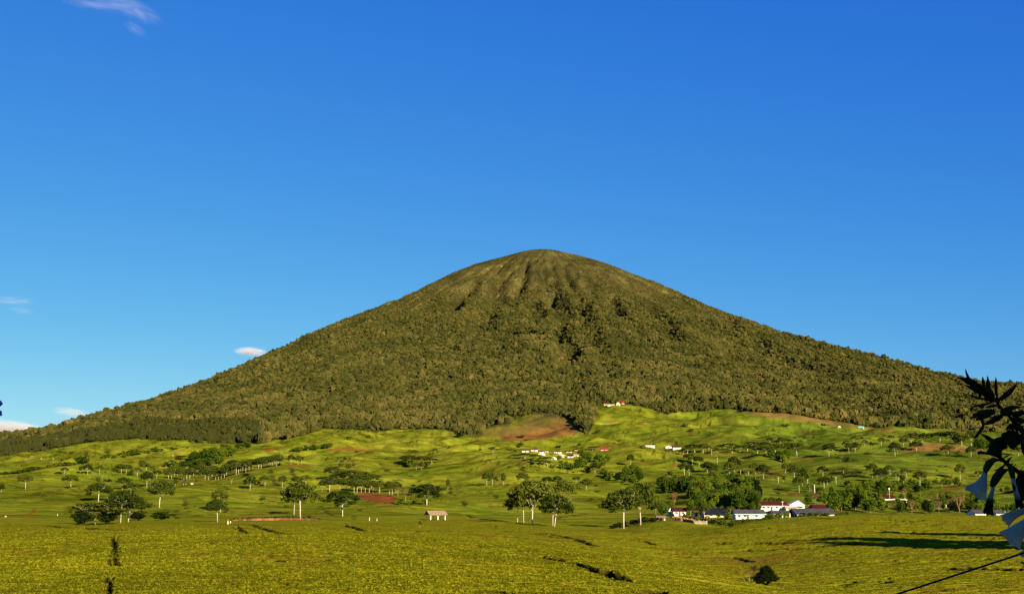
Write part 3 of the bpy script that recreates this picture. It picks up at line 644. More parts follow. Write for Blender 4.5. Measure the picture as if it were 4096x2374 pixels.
# ------------------------------------------------------------------ trees: built one of each kind, then copied
M_BARK = mat('pale_bark', (.44, .36, .27), .8, var=.35, scale=2.5)
M_BARKD = mat('dark_bark', (.16, .11, .07), .9, var=.3, scale=2)
M_TWIG = mat('bare_twigs', (.26, .16, .075), .9, var=.3, scale=2)
M_LEAF = leafmat('shade_tree_leaves', (.017, .027, .004), (.040, .056, .006), .2, None, (.078, .090, .008))
M_LEAFG = leafmat('broadleaf_leaves', (.016, .032, .004), (.050, .085, .006), .2, None, (.11, .14, .008))
M_LEAFD = leafmat('dark_thicket_leaves', (.006, .010, .003), (.016, .026, .004), .15)
M_LEAFR = leafmat('russet_leaves', (.05, .03, .01), (.10, .055, .016), .2, None, (.16, .08, .02))
M_PALM = leafmat('palm_leaves', (.05, .06, .008), (.10, .10, .012), .2)

def umbrella(seed, dense, kind='U', leaf=None, bark=None):
    """unit tree: height 1, crown width about 1 (x/y) -> (wood, crown)"""
    r = np.random.default_rng(seed); wood = MB(); cr = MB()
    n_cl, n_q, qs = (74, 44, .056) if dense else (34, 22, .085)
    if kind == 'U': base, th, spread, flat = .52, .024, .46, .085
    if kind == 'M': base, th, spread, flat = .30, .023, .48, .075
    if kind == 'W': base, th, spread, flat = .40, .030, .50, .050; n_cl = int(n_cl * 1.25)
    if kind == 'R': base, th, spread, flat = .22, .022, .36, .12
    if kind == 'F': base, th, spread, flat = .12, .035, .40, .12; n_cl = int(n_cl * 1.5)
    if kind == 'C': base, th, spread, flat = .12, .020, .34, .08
    if kind == 'B': base, th, spread, flat = .05, .02, .44, .16
    if kind == 'X': base, th, spread, flat = .25, .028, .44, .06
    lean = r.normal(size=2) * .03; tk_ = .68 if dense else .58
    fork = base + .12
    wood.tube([(0, 0, -.06), (lean[0] * .2, lean[1] * .2, base * .5), (lean[0], lean[1], fork)], [th * 1.0 * tk_, th * .78 * tk_, th * .55 * tk_], 7)
    centres = []
    nl = {'U': 6, 'M': 6, 'W': 7, 'R': 4, 'F': 5, 'C': 1, 'B': 3, 'X': 9}[kind]
    for i in range(nl):
        a = i / nl * 6.283 + r.normal() * .35; L = spread * (.45 + .5 * r.random())
        zt = {'U': .80, 'M': .82, 'W': .84, 'R': .7, 'F': .7, 'C': .9, 'B': .6, 'X': .85}[kind] - (.09 if kind in 'UMW' else 0) + r.normal() * .03
        z0 = base * (.75 if kind in 'MX' else .95) + .10 * r.random()
        if kind == 'C': L = .02
        p = [(lean[0], lean[1], z0), (lean[0] + math.cos(a) * L * .45, lean[1] + math.sin(a) * L * .45, z0 + (zt - z0) * .55), (lean[0] + math.cos(a) * L, lean[1] + math.sin(a) * L, zt)]
        wood.tube(p, [th * .27, th * .17, th * .07], 5)
        for k in range(3 if kind in 'UMWX' else 1):
            q = np.array(p[1]) * (1 - .3 * k) + np.array(p[2]) * .3 * k
            e = q + np.array([r.normal() * .10, r.normal() * .10, .12 + .1 * r.random()])
            wood.tube([q, (q + e) / 2 + r.normal(size=3) * .008, e], [th * .16, th * .10, th * .05], 4)
    for i in range(n_cl):
        a = r.random() * 6.283; q = math.sqrt((i + .5) / n_cl)
        if kind in 'UMWX':
            rr = spread * q * (1 + .12 * r.normal()); crown = 1 - flat
            z = crown - (.34 if kind != 'W' else .22) * q ** 2.2 * (1 + .25 * r.normal()) - .05 * r.random()
            if kind == 'W': z -= .10 * (r.random() < .4)
            if kind == 'M' and r.random() < .22: z -= .16; rr *= .7
            rad = (.125, .125, flat * .8)
        elif kind in 'RFB':
            ph = math.acos(1 - 2 * r.random()); rr = spread * .8 * math.sin(ph) * (.5 + .75 * r.random())
            zc, zr = {'R': (.66, .28), 'F': (.55, .40), 'B': (.46, .36)}[kind]
            z = zc + zr * math.cos(ph) * (.55 + .55 * r.random()); rad = (.12, .12, .085)
        elif kind == 'C':
            q = r.random(); z = .15 + .8 * q; rr = spread * (1 - q) * (.5 + .5 * r.random()); rad = (.09, .09, .07)
        c = (lean[0] + math.cos(a) * rr, lean[1] + math.sin(a) * rr, z)
        nn = n_q if kind != 'X' else n_q // 4
        quad_cloud(cr, c, nn, rad, qs * (.6 if kind == 'X' else 1) * (1.0 if kind in 'UMWX' else 1.2), 0, 1, r, .6)
    return wood, cr
def merged(wood, cr):
    m = MB(); m.add(wood.v, wood.f, 0); m.add(cr.v, cr.f, 1); return m
LEAFOF = {'U': M_LEAF, 'M': M_LEAF, 'W': M_LEAF, 'R': M_LEAF, 'F': M_LEAFG, 'C': M_LEAF, 'B': M_LEAFG, 'X': M_LEAFR, 'D': M_LEAFD}
BARKOF = {'U': M_BARK, 'M': M_BARK, 'W': M_BARK, 'R': M_BARK, 'F': M_BARKD, 'C': M_BARKD, 'B': M_BARKD, 'X': M_TWIG, 'D': M_BARKD}
NEAR, FAR = {}, {}
for kd, nv, fv in (('U', 5, 6), ('M', 4, 3), ('W', 1, 4), ('R', 2, 4), ('F', 5, 6), ('C', 1, 2), ('B', 3, 4), ('X', 2, 2), ('D', 3, 3)):
    sk = 'B' if kd == 'D' else kd
    NEAR[kd] = []; FAR[kd] = []
    for i in range(nv):
        w_, c_ = umbrella(1000 + ord(kd) * 10 + i, True, sk)
        NEAR[kd].append((w_.mesh('trunk', BARKOF[kd], True), c_.mesh('crown', LEAFOF[kd])))
    for i in range(fv):
        w_, c_ = umbrella(5000 + ord(kd) * 10 + i, False, sk)
        FAR[kd].append(merged(w_, c_).mesh('tree', [BARKOF[kd], LEAFOF[kd]]))
NAMEOF = {'U': 'shade_tree', 'M': 'shade_tree', 'W': 'flat_crowned_tree', 'R': 'round_tree', 'F': 'broadleaf_tree', 'C': 'conifer', 'B': 'bush', 'X': 'bare_tree', 'D': 'dark_bush'}
CATOF = {'B': 'bush', 'D': 'bush'}
PROTO = {}
def put_tree(kind, px, by, ty, wpx, label, group=None, i=0, lean=0.0, sink=0.0):
    """a tree standing where the ray through (px, by) meets the ground, as tall and as wide as it shows"""
    x, Y, z = ground_at(px, by)
    wpx = wpx * (1.10 if kind in 'UM' else 1)
    _, e1 = ray(px, ty); h = max(float(e1) * Y - z, .6); w = wpx / 5000.0 * Y * 1.04
    near = (by - ty) > 37
    rz = (i * 2.399 + px * .37) % 6.283
    if near:
        vi = (i + int(px)) % len(NEAR[kind]); key = (kind, vi)
        if key not in PROTO:
            root = bpy.data.objects.new(NAMEOF[kind], None); COL.objects.link(root)
            tr = link('trunk', NEAR[kind][vi][0], root); cr = link('crown', NEAR[kind][vi][1], root)
            PROTO[key] = (root, [tr, cr])
        else:
            r0, ch = PROTO[key]; root = r0.copy(); COL.objects.link(root)
            for c in ch:
                d = c.copy(); COL.objects.link(d); d.parent = root
    else:
        vi = (i + int(px)) % len(FAR[kind]); root = bpy.data.objects.new(NAMEOF[kind], FAR[kind][vi]); COL.objects.link(root)
    root.location = (x, Y, z - sink * h); root.rotation_euler = (0, lean, rz if not lean else 0); root.scale = (w, w, h)
    root['label'] = label; root['category'] = CATOF.get(kind, 'tree')
    if group: root['group'] = group
    elif 'group' in root: del root['group']
    return root
ORD = 'first second third fourth fifth sixth seventh eighth ninth tenth eleventh twelfth thirteenth fourteenth fifteenth sixteenth seventeenth eighteenth nineteenth twentieth'.split()
for t_, u_ in (('twenty', 'thirtieth'), ('thirty', 'fortieth'), ('forty', 'fiftieth'), ('fifty', 'sixtieth'), ('sixty', 'seventieth')): ORD += [t_ + '-' + o for o in ORD[:9]] + [u_]
def cluster(group, what, where, items):
    """items: (kind, px, base y, top y, crown width); labelled by their order from the left"""
    items = sorted(items, key=lambda t: t[1])
    for k, it in enumerate(items):
        put_tree(*it[:5], '%s from left of the %s %s' % (ORD[k], what, where), group, k)

# --- the big ones, each for itself
for it in [
 ('M', 380, 2097, 2003, 195, 'broad low dark tree with many pale forked limbs at the field edge'),
 ('U', 482, 2089, 1955, 120, 'tall tree with a straight white trunk beside the broad low forked tree'),
 ('M', 513, 2085, 1985, 145, 'dark leaning tree right of the straight white trunk with a low broken limb'),
 ('U', 393, 2010, 1924, 88, 'pale-trunked tree standing behind the broad low forked tree'),
 ('U', 637, 2029, 1915, 98, 'lone tall shade tree with clean white trunk and long thin shadow'),
 ('U', 870, 2085, 1990, 78, 'slender brown-trunked tree beside the left end of the red road'),
 ('U', 881, 2047, 1945, 62, 'higher tree whose crown rises just behind the slender brown-trunked tree'),
 ('U', 1201, 2071, 1921, 135, 'large dark shade tree with thick white trunk above the red road bank'),
 ('U', 1176, 2057, 1950, 74, 'thinner white-trunked tree leaning against the large dark shade tree'),
 ('M', 1371, 2064, 1955, 112, 'umbrella tree with three upswept pale limbs in front of the red field'),
 ('M', 1707, 2020, 1930, 128, 'wide flat-topped tree with star of pale limbs behind the open shelter'),
 ('U', 2070, 2086, 1962, 85, 'left thin white trunk of the big tree group right of the shelter'),
 ('U', 2095, 2089, 1950, 80, 'middle thin white trunk of the big tree group right of the shelter'),
 ('M', 2129, 2093, 1908, 150, 'tallest tree of the group right of the shelter, thick white trunk'),
 ('U', 2211, 2100, 1990, 95, 'thin upright trunk beside the leaning white trunk at the valley edge'),
 ('U', 2262, 2028, 1914, 82, 'tree rising behind the leaning white-trunked tree'),
 ('U', 2495, 2113, 1948, 150, 'tall dark-crowned tree on one thin white trunk beside the black hedge'),
 ('M', 2563, 2098, 1922, 128, 'tall tree with forked white trunk left of the village'),
 ('U', 2521, 2030, 1948, 80, 'tree standing behind between the two tall white trunks by the hedge'),
 ('R', 1791, 1959, 1912, 21, 'small round-crowned tree on a thin stem above the open shelter'),
 ('C', 1840, 1954, 1933, 14, 'tiny conical tree right of the small round-crowned tree'),
 ('B', 1804, 1956, 1946, 17, 'low bush between the small round tree and the tiny conical tree'),
 ('R', 1681, 2110, 2079, 18, 'small sapling in the tea in front of the open shelter'),
 ('B', 1985, 2112, 2097, 15, 'pale green sapling in the tea left of the big tree group'),
 ('U', 2522, 1864, 1812, 28, 'lone neat shade tree with its shadow on the slope left of it'),
 ('R', 2681, 1911, 1881, 34, 'light green round tree above the dense grove by the village'),
 ('X', 2700, 2030, 1962, 34, 'reddish half-bare tree on a thin stem behind the maroon-roofed house'),
 ('X', 1622, 2004, 1944, 46, 'bare reddish tree at the right end of the red field'),
 ('X', 1592, 1992, 1940, 26, 'smaller bare tree left of the bare reddish tree'),
 ('B', 645, 2076, 2037, 102, 'wide dark rounded bush right of the dark leaning tree'),
 ('U', 1000, 1960, 1900, 50, 'solitary round-crowned tree with straight white stem above the path'),
 ('U', 3842, 1922, 1850, 36, 'tall thin tiered tree left of the white trumpet flowers'),
 ('M', 3793, 1822, 1774, 48, 'shade tree with a forked trunk on the brown earth slope'),
 ('U', 3885, 1828, 1780, 38, 'straight pale-trunked tree right of the forked one on the brown earth slope'),
 ('M', 4074, 1822, 1785, 40, 'rightmost shade tree, seen beyond the trumpet flower bush'),
 ('R', 4, 1968, 1934, 36, 'dark tree cut by the left edge of the photograph'),
]:
    put_tree(*it)
put_tree('U', 2218, 2104, 1968, 120, 'white-trunked tree leaning to the right at the valley edge', lean=.13)
cluster('shade trees on the left slope', 'shade trees dotted', 'over the left slope', [
 ('U', 102, 1956, 1888, 58), ('U', 283, 1949, 1893, 60), ('U', 490, 1956, 1905, 54), ('U', 523, 1972, 1925, 60), ('U', 587, 1948, 1880, 46),
 ('U', 350, 1896, 1852, 34), ('R', 368, 1894, 1868, 20), ('R', 320, 1894, 1860, 20), ('U', 398, 1894, 1858, 28), ('R', 428, 1890, 1866, 20), ('U', 257, 1896, 1866, 30),
 ('B', 233, 1894, 1883, 36), ('U', 485, 1893, 1851, 42), ('U', 505, 1892, 1853, 40), ('B', 463, 1886, 1865, 42), ('R', 565, 1880, 1836, 34), ('U', 549, 1903, 1866, 44),
 ('B', 315, 1957, 1940, 12), ('R', 585, 1878, 1850, 36), ('B', 612, 1882, 1855, 40), ('U', 600, 1916, 1886, 30), ('U', 626, 1913, 1876, 34), ('R', 700, 1945, 1915, 26), ('B', 520, 1900, 1880, 40)])
cluster('dark trees along the left hill line', 'dark trees', 'along the boundary line on the far left', [
 ('B', 15, 1895, 1883, 55), ('B', 60, 1893, 1880, 52), ('B', 100, 1887, 1868, 52), ('B', 140, 1880, 1860, 52), ('B', 168, 1874, 1863, 32), ('B', 195, 1868, 1856, 34), ('B', 222, 1864, 1850, 40),
 ('B', 258, 1861, 1844, 46), ('F', 322, 1854, 1822, 62), ('B', 292, 1859, 1846, 36), ('F', 345, 1852, 1826, 44), ('R', 248, 1848, 1832, 16), ('B', 80, 1890, 1876, 44), ('B', 120, 1883, 1864, 44), ('B', 275, 1860, 1844, 40)])
cluster('bushes below the forest on the left', 'bushes', 'on the ridge below the forest at left', [
 ('B', 415, 1832, 1820, 36), ('B', 455, 1832, 1816, 36), ('F', 490, 1830, 1804, 58), ('F', 520, 1822, 1796, 58), ('B', 546, 1818, 1792, 50), ('B', 590, 1812, 1799, 40), ('F', 618, 1806, 1786, 40), ('B', 690, 1798, 1784, 40),
 ('B', 640, 1806, 1790, 36), ('B', 720, 1830, 1820, 44), ('R', 752, 1793, 1783, 14), ('B', 240, 1808, 1798, 30), ('B', 430, 1828, 1812, 30)])
cluster('thicket on the middle left slope', 'dense trees', 'in the thicket above the white-trunked grove', [
 ('F', 780, 1850, 1805, 60), ('F', 815, 1846, 1795, 60), ('F', 850, 1840, 1786, 60), ('F', 885, 1836, 1785, 60), ('F', 920, 1826, 1780, 50), ('F', 800, 1862, 1830, 60), ('F', 838, 1862, 1828, 60),
 ('F', 760, 1862, 1838, 50), ('F', 870, 1856, 1822, 50), ('W', 728, 1838, 1820, 44), ('F', 735, 1868, 1840, 50), ('F', 705, 1866, 1846, 46), ('B', 690, 1868, 1848, 40), ('F', 900, 1800, 1775, 50), ('F', 960, 1795, 1770, 50), ('F', 990, 1790, 1768, 46),
 ('F', 1190, 1808, 1785, 44), ('F', 1220, 1802, 1780, 44), ('F', 1255, 1800, 1778, 44), ('F', 1300, 1794, 1772, 40), ('F', 1320, 1788, 1768, 36), ('B', 1395, 1760, 1740, 36), ('B', 1475, 1752, 1736, 26), ('B', 1170, 1806, 1792, 36)])
cluster('white-trunked trees in the lower grove', 'white-trunked trees', 'in the lower left grove', [
 ('U', 663, 1870, 1843, 22), ('U', 687, 1871, 1836, 34), ('U', 800, 1872, 1846, 30), ('U', 849, 1871, 1842, 20)] +
 [('U', a, b, b - 45, 44) for a, b in ((674, 1913), (686, 1913), (698, 1902), (721, 1915), (735, 1915), (747, 1915), (759, 1914), (774, 1900), (800, 1898), (710, 1900))] +
 [('U', a, b, b - 49, 46) for a, b in ((820, 1918), (834, 1919), (862, 1917), (873, 1915), (884.5, 1913), (897, 1911), (848, 1905), (905, 1900))])
cluster('white-trunked trees in the hillside row', 'slim white-trunked trees', 'in the long row climbing the hill', [
 ('U', a, b, min(b - 42, 1846 - (a - 930) * .17), 40) for a, b in ((925, 1880), (933, 1876), (944.5, 1899), (953.6, 1895), (971, 1880), (983, 1887), (996, 1877), (1005, 1880), (1019, 1877), (1027, 1875),
  (1034.5, 1875), (1044, 1873), (1058, 1864), (1067, 1868), (1075, 1863), (1083, 1862), (1100, 1859), (1107, 1863), (1113, 1858), (1090, 1860), (940, 1878), (962, 1880), (1050, 1866))])
cluster('lone trees on the middle left hills', 'scattered trees', 'right of the hillside row', [
 ('U', 1164, 1856, 1813, 26), ('U', 1192, 1858, 1817, 24), ('R', 1206, 1848, 1824, 22), ('R', 1310, 1839, 1826, 15), ('R', 1352, 1842, 1827, 16), ('R', 1380, 1847, 1826, 18), ('R', 1400, 1844, 1829, 12),
 ('R', 1034, 1940, 1923, 17), ('U', 1060, 1944, 1897, 44), ('U', 1129, 1948, 1898, 32), ('U', 1186, 1947, 1899, 42), ('U', 1223, 1942, 1895, 40), ('X', 925, 1938, 1905, 30), ('B', 1550, 1880, 1868, 16)])
cluster('pale-trunked trees above the red field', 'pale-trunked trees', 'in the row above the red field', [
 ('U', 1289, 1964, 1915, 28), ('U', 1318.6, 1967, 1908, 46)] + [('U', a, b, 1910 + (a - 1350) * .05, 44) for a, b in ((1359.5, 1959), (1374, 1958), (1386, 1958), (1402, 1960), (1416, 1969), (1428, 1970), (1445, 1970), (1461, 1970), (1477, 1970), (1492, 1970), (1518, 1972), (1558, 1977), (1569, 1977), (1583, 1968))])
cluster('flat crowns behind the red field', 'dark layered flat-topped crowns', 'behind the row above the red field', [
 ('W', 1330, 1925, 1862, 62), ('W', 1372, 1935, 1876, 80), ('W', 1410, 1940, 1878, 84), ('W', 1450, 1945, 1884, 80), ('W', 1485, 1950, 1890, 64), ('W', 1350, 1938, 1888, 60), ('W', 1430, 1950, 1892, 70)])
cluster('shrubs beside the red field', 'low shrubs', 'at the right end of the red field', [
 ('B', 1600, 2017, 1994, 26), ('B', 1570, 2014, 2002, 18), ('B', 1636, 2018, 2002, 22), ('B', 1695, 2018, 1992, 24), ('B', 1750, 1990, 1968, 26), ('B', 1655, 2012, 1998, 18), ('B', 1540, 2014, 2006, 14), ('B', 1612, 2000, 1986, 20)])
cluster('dark clump in the middle hills', 'trees', 'in the dark clump on the central hillside', [
 ('W', 1650, 1828, 1796, 56), ('W', 1632, 1856, 1816, 66), ('W', 1690, 1862, 1820, 78), ('W', 1728, 1852, 1830, 50), ('R', 1665, 1879, 1845, 30), ('R', 1686, 1877, 1844, 30), ('F', 1640, 1868, 1836, 40), ('F', 1620, 1860, 1830, 36), ('F', 1705, 1870, 1845, 34)])
cluster('small trees on the central slope', 'small trees', 'on the slopes above the shelter', [
 ('U', 1740, 1815, 1792, 20), ('R', 1920, 1807, 1792, 15), ('U', 1972, 1813, 1783, 32), ('U', 1947, 1942, 1883, 38), ('U', 1970, 1941, 1886, 32), ('R', 1988, 1932, 1907, 16), ('R', 2015, 1940, 1889, 28), ('U', 2092, 1941, 1886, 48),
 ('B', 2060, 1806, 1795, 20), ('B', 2040, 1800, 1790, 30), ('U', 2189, 1942, 1902, 45), ('U', 2229, 1952, 1899, 42), ('U', 2304, 1932, 1902, 28), ('U', 2346, 1958, 1909, 40), ('R', 2325, 1935, 1922, 24)])
cluster('trees round the hill village', 'trees', 'in and below the upper village', [
 ('W', 2062, 1832, 1815, 40), ('W', 2100, 1834, 1810, 58), ('W', 2140, 1840, 1813, 60), ('W', 2185, 1852, 1824, 60), ('U', 2177, 1864, 1834, 38), ('U', 2190, 1864, 1838, 30), ('F', 2245, 1876, 1850, 30), ('F', 2280, 1880, 1851, 45),
 ('F', 2310, 1874, 1840, 40), ('F', 2335, 1868, 1834, 40), ('D', 2345, 1892, 1864, 56), ('M', 2380, 1892, 1846, 42), ('F', 2350, 1845, 1806, 54), ('F', 2395, 1850, 1812, 50), ('F', 2325, 1822, 1796, 40), ('F', 2415, 1862, 1828, 40),
 ('W', 2300, 1796, 1782, 34), ('W', 2370, 1800, 1784, 46), ('F', 2430, 1845, 1815, 40), ('F', 2265, 1862, 1842, 26), ('B', 2240, 1850, 1838, 30), ('F', 2130, 1852, 1826, 36), ('F', 2335, 1850, 1820, 46), ('B', 2210, 1872, 1856, 30), ('F', 2075, 1790, 1778, 22), ('R', 2335, 1862, 1835, 22),
 ('F', 2385, 1870, 1835, 40), ('B', 2410, 1895, 1878, 34), ('W', 2215, 1822, 1810, 34), ('F', 2235, 1838, 1820, 24)])
cluster('gully trees left of the lone neat tree', 'thick trees', 'in the gully above the tall white trunks', [
 ('F', 2420, 1908, 1878, 44), ('F', 2445, 1915, 1882, 40), ('D', 2472, 1922, 1884, 44), ('F', 2505, 1905, 1862, 40), ('F', 2532, 1898, 1850, 42), ('F', 2552, 1908, 1862, 40), ('F', 2500, 1930, 1895, 44), ('F', 2530, 1938, 1900, 40), ('F', 2560, 1925, 1885, 36), ('B', 2575, 1912, 1895, 26), ('B', 2430, 1920, 1904, 26)])
cluster('black hedge trees', 'black-green hedge shrubs', 'below the tall white trunks', [
 ('D', 2458, 2112, 2088, 40), ('D', 2482, 2110, 2082, 40), ('D', 2508, 2106, 2078, 42), ('D', 2535, 2100, 2070, 44), ('D', 2558, 2097, 2064, 42), ('D', 2585, 2092, 2060, 44), ('D', 2610, 2090, 2062, 40), ('D', 2448, 2114, 2096, 30), ('D', 2636, 2086, 2062, 40)])
cluster('shade trees on the slope above the grove', 'slim shade trees', 'on the slope above the dense grove', [
 ('U', 2669, 1816, 1792, 20), ('U', 2684, 1816, 1792, 20), ('U', 2721, 1820, 1800, 14), ('U', 2733, 1820, 1790, 26), ('U', 2745, 1847, 1811, 26), ('U', 2770, 1862, 1804, 36), ('U', 2777, 1856, 1822, 18), ('U', 2798, 1865, 1822, 30),
 ('U', 2821, 1804, 1782, 16), ('U', 2865, 1804, 1789, 22), ('U', 2930, 1812, 1782, 40), ('U', 2738, 1901, 1846, 44), ('U', 2758, 1903, 1854, 36), ('M', 2829, 1890, 1843, 46), ('M', 2851, 1904, 1848, 46), ('U', 2911, 1888, 1850, 26),
 ('U', 2919, 1911, 1843, 48), ('U', 2937, 1895, 1820, 50), ('U', 2988, 1910, 1878, 24), ('U', 3023, 1898, 1846, 46), ('M', 3055, 1916, 1852, 50), ('U', 3142, 1897, 1848, 30), ('U', 3177, 1911, 1858, 44), ('R', 3064, 1916, 1902, 14)])
cluster('flat crowns across the far right slope', 'dark flat-topped trees', 'banding the slope right of the hill houses', [
 ('W', 2750, 1814, 1784, 46), ('W', 2780, 1814, 1773, 60), ('W', 2812, 1812, 1770, 50), ('W', 2920, 1797, 1770, 66), ('W', 2880, 1796, 1778, 44), ('W', 2990, 1802, 1774, 70), ('W', 3030, 1812, 1776, 76), ('W', 3062, 1824, 1778, 70), ('W', 3100, 1820, 1770, 76),
 ('W', 3150, 1818, 1767, 86), ('W', 3188, 1822, 1768, 60), ('F', 3120, 1842, 1800, 44), ('F', 3135, 1850, 1815, 36), ('F', 3090, 1832, 1795, 44), ('F', 3150, 1835, 1795, 40), ('W', 2960, 1806, 1780, 50), ('B', 2910, 1803, 1790, 14), ('B', 3165, 1866, 1848, 34), ('W', 3060, 1796, 1768, 50), ('W', 3010, 1786, 1764, 60)])
cluster('trees in the right-hand gully', 'trees', 'in the gully behind the gabled white house', [
 ('F', 3215, 1905, 1868, 34), ('F', 3230, 1920, 1880, 38), ('F', 3200, 1895, 1870, 26), ('R', 3134, 1927, 1904, 20), ('U', 3197, 1967, 1899, 42), ('U', 3282, 1982, 1944, 30), ('U', 3297, 1954, 1902, 50), ('R', 3328, 1934, 1902, 22), ('F', 3325, 1979, 1942, 22),
 ('U', 3292, 1903, 1859, 42), ('U', 3374, 1892, 1867, 42), ('F', 3190, 1895, 1868, 30), ('U', 3240, 1965, 1930, 26), ('U', 3310, 1940, 1905, 30), ('B', 3355, 1985, 1965, 26), ('F', 3090, 2015, 1985, 36), ('F', 3115, 2012, 1988, 34), ('B', 3065, 2012, 1985, 30)])
cluster('shade trees on the far right hill', 'little shade trees', 'on the far right upper hillside', [
 ('U', 3079, 1774, 1746, 24), ('U', 3121, 1773, 1747, 27), ('U', 3180, 1767, 1742, 15), ('U', 3222, 1766, 1743, 18), ('R', 3255, 1760, 1742, 13), ('U', 3316, 1826, 1768, 44), ('U', 3378, 1795, 1762, 19), ('U', 3396, 1811, 1765, 32), ('M', 3421, 1808, 1765, 38),
 ('U', 3415, 1766, 1743, 21), ('U', 3459, 1784, 1756, 24), ('U', 3526, 1781, 1746, 29), ('U', 3566, 1765, 1738, 26), ('U', 3581, 1825, 1764, 44), ('U', 3590, 1812, 1776, 22), ('U', 3614, 1783, 1745, 32), ('U', 3645, 1770, 1740, 44), ('U', 3666, 1804, 1761, 48),
 ('U', 3330, 1800, 1768, 22), ('U', 3690, 1768, 1742, 36), ('W', 3620, 1756, 1738, 40), ('B', 2880 + 276, 1760, 1752, 16)])
cluster('shade trees above the right-hand village', 'shade trees', 'on the slope above the maroon roof', [
 ('U', 3490, 1908, 1848, 42), ('U', 3508, 1911, 1864, 28), ('U', 3529, 1926, 1868, 48), ('U', 3561, 1901, 1856, 40), ('U', 3585, 1914, 1884, 26), ('U', 3628, 1908, 1871, 46), ('U', 3680, 1939, 1876, 50), ('U', 3430, 1905, 1882, 36), ('U', 3922, 1907, 1880, 40),
 ('U', 3769, 1952, 1920, 20), ('F', 3825, 1941, 1908, 30), ('F', 3782, 1937, 1912, 36), ('D', 3727, 1940, 1914, 34), ('F', 3745, 1938, 1910, 28), ('F', 3800, 1938, 1915, 30), ('F', 4030, 1966, 1942, 24), ('F', 4005, 1964, 1950, 16), ('F', 3840, 1945, 1925, 24), ('F', 3700, 1935, 1912, 26), ('F', 3610, 1925, 1898, 30), ('F', 3545, 1935, 1900, 30), ('B', 3650, 1930, 1912, 34)])
cluster('feathery trees under the forest at right', 'feathery dark trees', 'under the forest edge at right', [
 ('M', 3848, 1780, 1730, 60), ('U', 3886, 1785, 1720, 54), ('W', 3760, 1765, 1725, 70), ('W', 3800, 1772, 1722, 70), ('F', 3830, 1776, 1735, 46), ('F', 3910, 1800, 1755, 40), ('F', 3930, 1800, 1750, 40), ('F', 3720, 1752, 1730, 50), ('F', 3690, 1748, 1730, 40), ('F', 3960, 1795, 1750, 46), ('F', 3990, 1790, 1750, 46), ('W', 3650, 1745, 1730, 50),
 ('F', 4020, 1800, 1760, 40), ('F', 4060, 1802, 1760, 40)])
for it in [('D', 325, 2097, 2034, 92, 'black undergrowth at the left foot of the broad low forked tree'), ('D', 425, 2095, 2030, 100, 'black undergrowth between the forked tree and the straight white trunk'), ('D', 548, 2081, 2040, 66, 'dark undergrowth right of the dark leaning tree')]: put_tree(*it)
cluster('thicket above the right belt', 'thicket trees', 'on the slope just above the right belt', [('F' if k % 4 else 'D', 3390 + k * 14 + 5 * math.sin(k * 5), 1945 + 26 * abs(math.sin(k * 2.3)), 1915 + 26 * abs(math.sin(k * 2.3)) - 4 * (k % 3), 34 + 4 * (k % 4)) for k in range(24)])
# --- the dense grove and the belt of trees round the village
rg = np.random.default_rng(42); gr = []
for (x0, x1, b0, b1, hmin, hmax, n) in ((2640, 2800, 1945, 1978, 42, 62, 16), (2660, 2860, 1930, 1950, 36, 50, 8), (2760, 3030, 1985, 2025, 52, 76, 36), (2830, 3020, 1950, 1985, 44, 60, 10), (2840, 2960, 1930, 1960, 40, 55, 8), (2850, 3035, 2025, 2042, 55, 80, 13), (2620, 2690, 2050, 2060, 40, 55, 4), (2940, 3045, 2040, 2046, 26, 44, 7), (2800, 2930, 2050, 2062, 24, 40, 7), (2760, 2850, 2035, 2050, 35, 55, 5)):
    for k in range(n):
        xx = x0 + (x1 - x0) * (k + rg.random()) / n; bb = b0 + (b1 - b0) * rg.random(); hh = hmin + (hmax - hmin) * rg.random()
        gr.append(('D' if rg.random() < .13 else 'F' if rg.random() < .7 else 'U', xx, bb, bb - hh, hh * (.62 + .3 * rg.random())))
gr = [g for g in gr if not (2690 < g[1] < 2745 and g[2] > 2026)]
h1, h2 = [g for g in gr if g[1] < 2840], [g for g in gr if g[1] >= 2840]
cluster('trees of the dense grove, left part', 'leafy trees', 'in the left half of the dense grove', h1)
cluster('trees of the dense grove, right part', 'leafy trees', 'in the right half of the dense grove', h2)
bl = []
for (x0, x1, b0, b1, hmin, hmax, n) in ((3330, 3560, 2030, 2052, 62, 100, 13), (3390, 3480, 1985, 2000, 45, 60, 5), (3560, 3800, 2040, 2058, 40, 66, 13), (3480, 3660, 1985, 2010, 30, 44, 8), (3800, 3990, 2035, 2056, 44, 80, 11), (3990, 4140, 2040, 2056, 24, 50, 9), (3700, 3900, 1990, 2010, 24, 36, 8), (3230, 3300, 2005, 2022, 40, 60, 4)):
    for k in range(n):
        xx = x0 + (x1 - x0) * (k + rg.random()) / n; bb = b0 + (b1 - b0) * rg.random(); hh = hmin + (hmax - hmin) * rg.random()
        if 3528 < xx < 3592 and bb - hh < 1995 and bb > 1992: hh = bb - 2003
        bl.append(('D' if rg.random() < .12 else 'F' if rg.random() < .85 else 'X', xx, bb, bb - hh, hh * (.6 + .3 * rg.random())))
b1_, b2_ = [g for g in bl if g[1] < 3560], [g for g in bl if g[1] >= 3560]
cluster('trees of the village belt, left part', 'trees', 'in the belt left of the maroon roof', b1_)
cluster('trees of the village belt, right part', 'trees', 'in the belt between maroon roof and trumpet flowers', b2_)
hd = []
